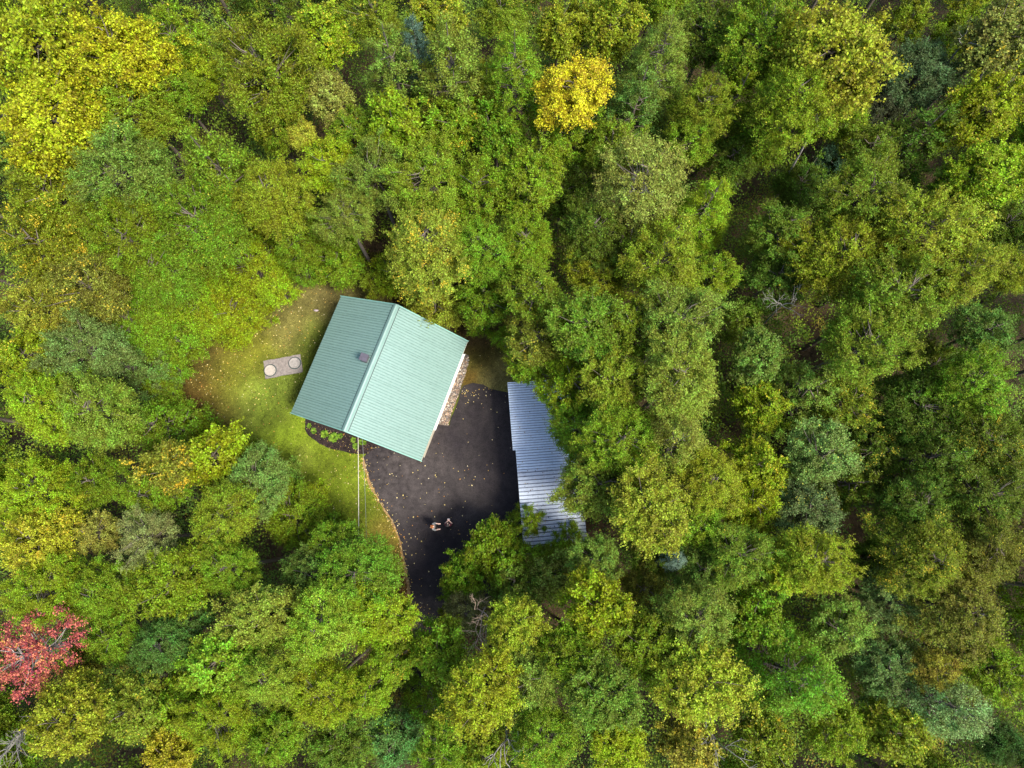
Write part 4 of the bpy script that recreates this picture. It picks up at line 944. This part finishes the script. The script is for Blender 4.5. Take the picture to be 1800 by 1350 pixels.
(585, 960, 48, 8, 'DM', 'grn', .02, "green crown on the left shoulder of the big lime one by the cable"),
(650, 1085, 68, 10, 'ML', 'lim', .06, "lime crown left of the driveway's lower end"),
(560, 1100, 76, 11, 'DL', (.24, .33, .022), .08, "sunlit lime crown two trees left of the driveway's lower end"),
(540, 1010, 52, 8.5, 'DM', 'blu', .02, "bluish-green crown left of the cable's end"),
(460, 1090, 70, 10.5, 'ML', 'sil', .04, "pale grey-green crown near the lower left, right of a dark gap"),
(510, 905, 62, 8.5, 'DL', 'grn', .05, "green crown at the lawn's lower left edge"),
(445, 845, 66, 8.5, 'DL', (.17, .26, .05), .04, "grey-green crown bordering the lawn opposite the mulch bed"),
(370, 800, 62, 8, 'MM', 'lim', .06, "lime crown with star-like sprays below the reddish lawn patch"),
(290, 820, 56, 9, 'MM', (.24, .28, .03), .42, "lime crown with yellow-orange tufts left of the star-like lime one"),
(250, 870, 50, 8.5, 'DM', 'grn', .1, "green crown below the yellow-orange tufted one"),
(390, 900, 68, 9.5, 'DL', 'oli', .10, "olive-green crown with cream tips between the lawn and the silver-brown dome"),
(250, 945, 56, 9.5, 'AL', (.27, .29, .085), .05, "round silver-brown dome among green crowns at lower left"),
(160, 935, 44, 8, 'DM', 'pnk', .25, "small brownish-pink crown left of the silver-brown dome"),
(160, 845, 50, 8.5, 'DM', 'grn', .05, "green crown below the dark gap at left"),
(60, 860, 70, 9.5, 'DL', 'lim', .08, "lime crown on the left edge, level with the driveway bend"),
(55, 945, 68, 10, 'ML', (.33, .36, .024), .38, "yellow-lime crown with orange patches on the left edge"),
(70, 1040, 64, 10, 'DL', 'lim', .12, "lime-olive crown on the left edge with a yellow tuft"),
(170, 1045, 62, 9.5, 'DL', 'grn', .06, "green crown above and right of the red maple"),
(300, 1030, 70, 10, 'ML', 'grn', .12, "broad green crown below the silver-brown dome"),
(395, 1000, 60, 9.5, 'DL', 'grn', .06, "green crown right of the broad one below the silver-brown dome"),
(285, 1130, 66, 10, 'DL', (.12, .22, .035), .03, "deep green rounded crown right of the red maple"),
(190, 1125, 48, 9, 'DM', 'grn', .04, "small green crown touching the red maple's upper right"),
(38, 1152, 80, 11, 'RL', 'red', .22, "red maple with bare grey limbs on the left edge near the bottom"),
(140, 1170, 38, 6.5, 'DM', 'brn', .3, "low rust-brown crown at the right foot of the red maple"),
(375, 1165, 58, 10.5, 'MM', (.25, .38, .022), .03, "vivid lime crown near the dark gap at lower left"),
(110, 1265, 80, 11.5, 'ML', (.37, .38, .024), .22, "yellow-lime crown with orange leaves in the bottom-left area"),
(225, 1250, 66, 10.5, 'ML', (.24, .30, .024), .24, "lime crown with orange tufts right of the bottom-left yellow-lime one"),
(310, 1235, 56, 9.5, 'MM', 'grn', .14, "green crown between the orange-tufted lime one and the vivid lime one"),
(290, 1330, 52, 9.5, 'MM', (.34, .34, .024), .35, "yellow-orange crown on the bottom edge at lower left"),
(380, 1270, 62, 10.5, 'DL', 'lim', .05, "lime crown near the bottom edge below the vivid lime one"),
(470, 1195, 66, 11, 'DL', (.25, .32, .024), .05, "sunlit lime crown below the pale grey-green one at lower left"),
(480, 1300, 62, 10, 'ML', 'grn', .06, "green crown on the bottom edge a third of the way across"),
(560, 1220, 64, 10.5, 'DL', 'lim', .06, "lime crown below the sunlit one two trees left of the driveway"),
(590, 1310, 60, 9, 'DM', 'dgr', .06, "dark green crown on the bottom edge left of the bluish-grey one"),
(645, 1215, 54, 10, 'DM', 'lim', .1, "small lime crown left of the brushy green one at the bottom"),
# ---- left middle
(60, 535, 62, 9.5, 'DM', (.30, .30, .026), .3, "yellowish crown on the left edge, level with the roof's top"),
(35, 620, 54, 9, 'MM', 'lim', .28, "lime crown with orange bits on the left edge, level with the septic lids"),
(225, 560, 64, 9.5, 'DL', 'grn', .06, "green crown up and left of the reddish lawn patch"),
(140, 610, 74, 10, 'DL', (.17, .24, .055), .03, "large dusty bluish-green crown at left, level with the septic lids"),
(235, 650, 72, 9.5, 'DL', (.16, .24, .05), .03, "grey-green crown bordering the reddish lawn patch on its left"),
(60, 710, 72, 10, 'DL', 'lim', .04, "lime crown on the left edge, level with the roof's lower left corner"),
(160, 720, 76, 10, 'DL', (.19, .28, .03), .04, "green-lime crown left of the reddish lawn patch, above the dark gap"),
(245, 740, 60, 9, 'CM', 'grn', .03, "brushy green crown whose lower edge throws the dark gap at left"),
(310, 595, 38, 6.5, 'DS', 'grn', .05, "low green crown at the west tip of the lawn"),
(262, 560, 40, 7, 'DS', 'grn', .05, "low green crown hidden behind the lawn's west tip"),
]
SHRUBS = [
(322, 598, 30, 3.6, 'DS', 'grn', .04, "low green shrub at the west tip of the lawn, topmost there"),
(292, 640, 34, 3.8, 'DS', 'grn', .03, "grey-green shrub on the west edge of the reddish lawn patch"),
(278, 690, 34, 4.0, 'DM', 'grn', .03, "green shrub at the west edge of the lawn, level with the roof's lower corner"),
(300, 745, 30, 3.4, 'DS', 'lim', .05, "lime shrub at the lower west corner of the reddish lawn patch"),
(345, 760, 34, 3.8, 'MM', 'lim', .05, "star-leaved lime shrub at the bottom of the reddish lawn patch"),
(395, 775, 28, 3.2, 'DS', 'lim', .03, "small lime shrub between the lawn and the star-like lime crown"),
(362, 570, 32, 3.8, 'DS', 'grn', .03, "green shrub on the lawn edge right of its west tip"),
(408, 572, 30, 3.6, 'DS', 'lim', .03, "lime shrub along the lawn's upper left edge, middle of three"),
(446, 545, 32, 3.8, 'DS', 'lim', .03, "lime shrub along the lawn's upper left edge, nearest the brown turf"),
(485, 505, 32, 4.0, 'DS', 'lim', .05, "lime shrub at the left end of the brown turf behind the house"),
(535, 470, 34, 4.0, 'DM', 'grn', .08, "green shrub at the top of the brown turf behind the house"),
(600, 470, 30, 3.6, 'DS', 'grn', .08, "green shrub directly behind the roof's upper left corner"),
(655, 492, 28, 3.6, 'DS', 'oli', .10, "olive shrub behind the west half of the north gable"),
(840, 560, 28, 3.4, 'DS', 'grn', .03, "green shrub near the roof's upper right corner"),
(888, 590, 28, 3.4, 'DS', 'grn', .03, "green shrub at the east side of the small lawn behind the shed"),
(450, 800, 30, 3.6, 'DS', 'grn', .03, "green shrub at the lower left lawn edge, opposite the mulch bed"),
(500, 835, 32, 3.6, 'DS', 'sil', .03, "grey-green shrub on the lawn edge below the mulch bed's left end"),
(545, 880, 32, 3.8, 'DS', 'lim', .03, "lime shrub on the lawn edge left of the overhead cable"),
(580, 925, 32, 4.2, 'DS', 'grn', .03, "green shrub just left of where the overhead cable enters the trees"),
(800, 1035, 28, 3.8, 'DS', 'grn', .05, "green shrub on the right edge of the narrow driveway"),
(795, 1085, 26, 3.6, 'DS', 'oli', .15, "olive shrub at the right side of the driveway's lower end"),
(905, 975, 34, 4.4, 'DM', 'grn', .03, "bushy green shrub at the shed's south-west corner"),
(960, 985, 34, 4.4, 'DM', 'grn', .04, "bushy green shrub covering the shed's south end"),
]
for t_ in SHRUBS: tree(*t_, name="shrub", group="shrubs along the edge of the clearing")
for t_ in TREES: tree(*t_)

# forest beyond the frame, so that its shade and skirts are there
def near(x, y):
    return min(((x-a)**2+(y-b)**2)**.5-c for a, b, c in occupied)
fr = random.Random(5); zf = 8.0
cornersW = [P(-62, -62, zf), P(1862, -62, zf), P(1862, 1412, zf), P(-62, 1412, zf)]
fpoly = np.array([[c.x, c.y] for c in cornersW]); added = 0
for _ in range(9000):
    x = fr.uniform(-36, 36); y = fr.uniform(-20, 36)
    if bool(inside(fpoly, np.array([x]), np.array([y]))[0]): continue
    lim = 30.5+ (y-5)*.14
    if abs(x) > lim or y > 33.5 or y < -15.5: continue
    if -6.5 < x < -2 and y < -5: continue                          # the driveway goes on
    pk = fr.choice(['DL', 'DL', 'ML', 'CL', 'DM']); me, lm, Rad, Hc = fr.choice(PROTO[pk]); s = fr.uniform(.8, 1.1)
    if near(x, y) < Rad*s*.5: continue
    make_tree(x, y, fr.uniform(8.5, 11.5)-Hc*s, s, me, lm, Rad, Hc, fr.choice(['grn', 'oli', 'lim', 'dgr', 'sil']), fr.uniform(0, .25),
              "green forest tree standing just outside the picture", None, "forest trees around the edge of the picture", pk)
    added += 1
    if added >= 150: break

# fill holes between the listed crowns with lower trees
# undergrowth: uncountable saplings, ferns and bushes on the forest floor
def undergrowth():
    r = np.random.default_rng(77); n = 12500
    p = r.uniform((-33, -17), (33, 35), (n, 2)); k = ~inside(LAWN_W, p[:, 0], p[:, 1]) & ~inside(ASPH_W, p[:, 0], p[:, 1])
    shc = [(SX-.3, SY+.3), (SX+SWD+.2, SY+.6), (SX+SWD+1.0, SY-LEN), (SX+.3, SY-LEN-.6)]; k &= ~inside(np.array(shc), p[:, 0], p[:, 1]); k &= ~inside(np.array(HOUSE_PTS), p[:, 0], p[:, 1])
    p = p[k]; n = len(p); 
    oc = np.array(occupied); gap = np.array([(np.hypot(oc[:, 0]-a, oc[:, 1]-b)-oc[:, 2]*.8).min() for a, b in p])
    kk = (gap > -.5) | (r.uniform(0, 1, n) < .25); p = p[kk]; gap = gap[kk]; n = len(p)
    ht = np.where(gap > -.5, r.uniform(1.0, 4.6, n), r.uniform(.3, 2.5, n)); rad = np.where(ht > 2, r.uniform(.6, 1.1, n), r.uniform(.4, .8, n)); m = 84

    cid = np.repeat(np.arange(n), m); d = unit(r.normal(size=(n*m, 3))); d[:, 2] = np.abs(d[:, 2])
    c = np.stack([p[cid, 0], p[cid, 1], ht[cid]], 1)+d*rad[cid][:, None]*np.array([1, 1, .7])*r.uniform(.35, 1, (n*m, 1))
    pal = np.array([(.13, .23, .018), (.19, .28, .018), (.11, .20, .025), (.21, .26, .02), (.26, .22, .03), (.12, .22, .03)]); pc = pal[r.choice(6, n, p=[.3, .22, .2, .12, .04, .12])]
    C = np.clip(pc[cid]*r.uniform(.6, 1.5, (n*m, 1)), 0, 1)
    V, F, C = kites(c, r.uniform(.07, .125, n*m), .5, C, r)
    props(link("undergrowth", mesh_np("undergrowth", V, F, BLADE, {"tint": ('FLOAT_COLOR', 'FACE', C)})), "dense mixed undergrowth filling the gaps between the trees", kind="stuff")
undergrowth()

# ------------------------------------------------------------------ bare trees
def bare_mesh(seed, h, rad, depth=4, spread=.6, lean=(0, 0), blen=1.1):
    r = random.Random(seed); tb = Tubes()
    def grow(p, d, ln, rd, k):
        pts = [p]; q = p; dd = d.copy(); n = 4
        for i in range(n):
            jj = .02 if k == depth else .16; dd = (dd+Vector((r.gauss(0, jj), r.gauss(0, jj), r.gauss(0, .06)))).normalized(); q = q+dd*ln/n; pts.append(q)
        tb.add([tuple(v) for v in pts], [rd*(1-.42*i/n) for i in range(n+1)], 6 if k > 2 else 4)
        if k == 0: return
        for i in range(r.choice((2, 3)) if k < depth else 4):
            st = pts[-1] if (i == 0 or k == depth) else pts[r.choice((2, 3, 4))]
            nd = (dd+Vector((r.gauss(0, spread), r.gauss(0, spread), r.gauss(.05, .3)))).normalized(); grow(st, nd, (blen if k == depth else ln*.72)*r.uniform(.7, 1.15), rd*.58, k-1)
    grow(Vector((0, 0, 0)), Vector((lean[0], lean[1], 1)).normalized(), h, rad, depth); return tb
def bare(px, py, z, h, rad, seed, lean, mat, label, depth=4, spread=.6, name="bare_tree", blen=.95):
    top = P(px, py, z); tb = bare_mesh(seed, h, rad, depth, spread, lean, blen)
    # foot of the trunk lies under the measured point, allowing for the lean
    ln = Vector((lean[0], lean[1], 1)).normalized()*h
    t = empty(name, (top.x-ln.x, top.y-ln.y, 0), 0, label=label, cat="tree", group="leafless trees in the forest")
    v = tb; n0 = len(v.V[0]); tr = Tubes(); tr.V = [v.V[0]]; tr.F = [v.F[0]]; tr.n = n0; link("trunk", tr.mesh("trunk", mat), t)
    br = Tubes(); br.V = v.V[1:]; br.F = [f-n0 for f in v.F[1:]]; link("branches", br.mesh("branches", mat), t)
GREYB = simple("grey_dead_bark", (0.20, 0.19, 0.17), .85, var=.25, scale=4, bmp=.3)
bare(1735, 125, 8.0, 7.0, .11, 3, (-.02, .0), GREYB, "leafless pale grey tree with red leaf scraps nearby at top right", 4, .75)
bare(1715, 60, 9.5, 8.0, .08, 8, (-.05, .05), GREYB, "thin leafless tree with a few grey branches beside the top-right pine", 4, .6)
bare(1432, 225, 8.6, 8.6, .085, 21, (-.07, .10), PALEBARK, "leaning bare white trunk in the dark gap at upper right", 1, .35, "leaning_dead_tree")
bare(1385, 528, 8.2, 7.0, .05, 31, (-.1, 0), GREYB, "dead tree with short grey twigs in the hollow left of the olive stand", 4, .5, blen=.7)
bare(1262, 1300, 8.3, 7.4, .07, 41, (0, -.1), GREYB, "dead tree with grey twigs at the bottom edge, right half", 4, .55)
bare(882, 1312, 8.2, 7.6, .07, 51, (0, -.05), PALEBARK, "dead tree with white twigs at the bottom edge near the centre", 3, .4)
bare(8, 1300, 9.0, 7.2, .10, 61, (0, -.05), GREYB, "leafless grey-brown tree in the bottom-left corner", 5, .5)
bare(143, 1255, 9.6, 9.2, .06, 66, (.02, -.1), PALEBARK, "pale bare stem poking through the yellow-lime crown at bottom left", 2, .3)
bare(848, 1105, 8.2, 6.6, .05, 71, (0, -.05), simple("pinkish_twigs", (.33, .24, .18), .9), "dead tree with pinkish-grey twigs in the half-bare crown by the driveway's end", 5, .6)
bare(1150, 335, 10.6, 10.0, .045, 81, (0, 0), GREYB, "dead top twigs standing out of the pale grey-green tree", 4, .5, blen=.6)
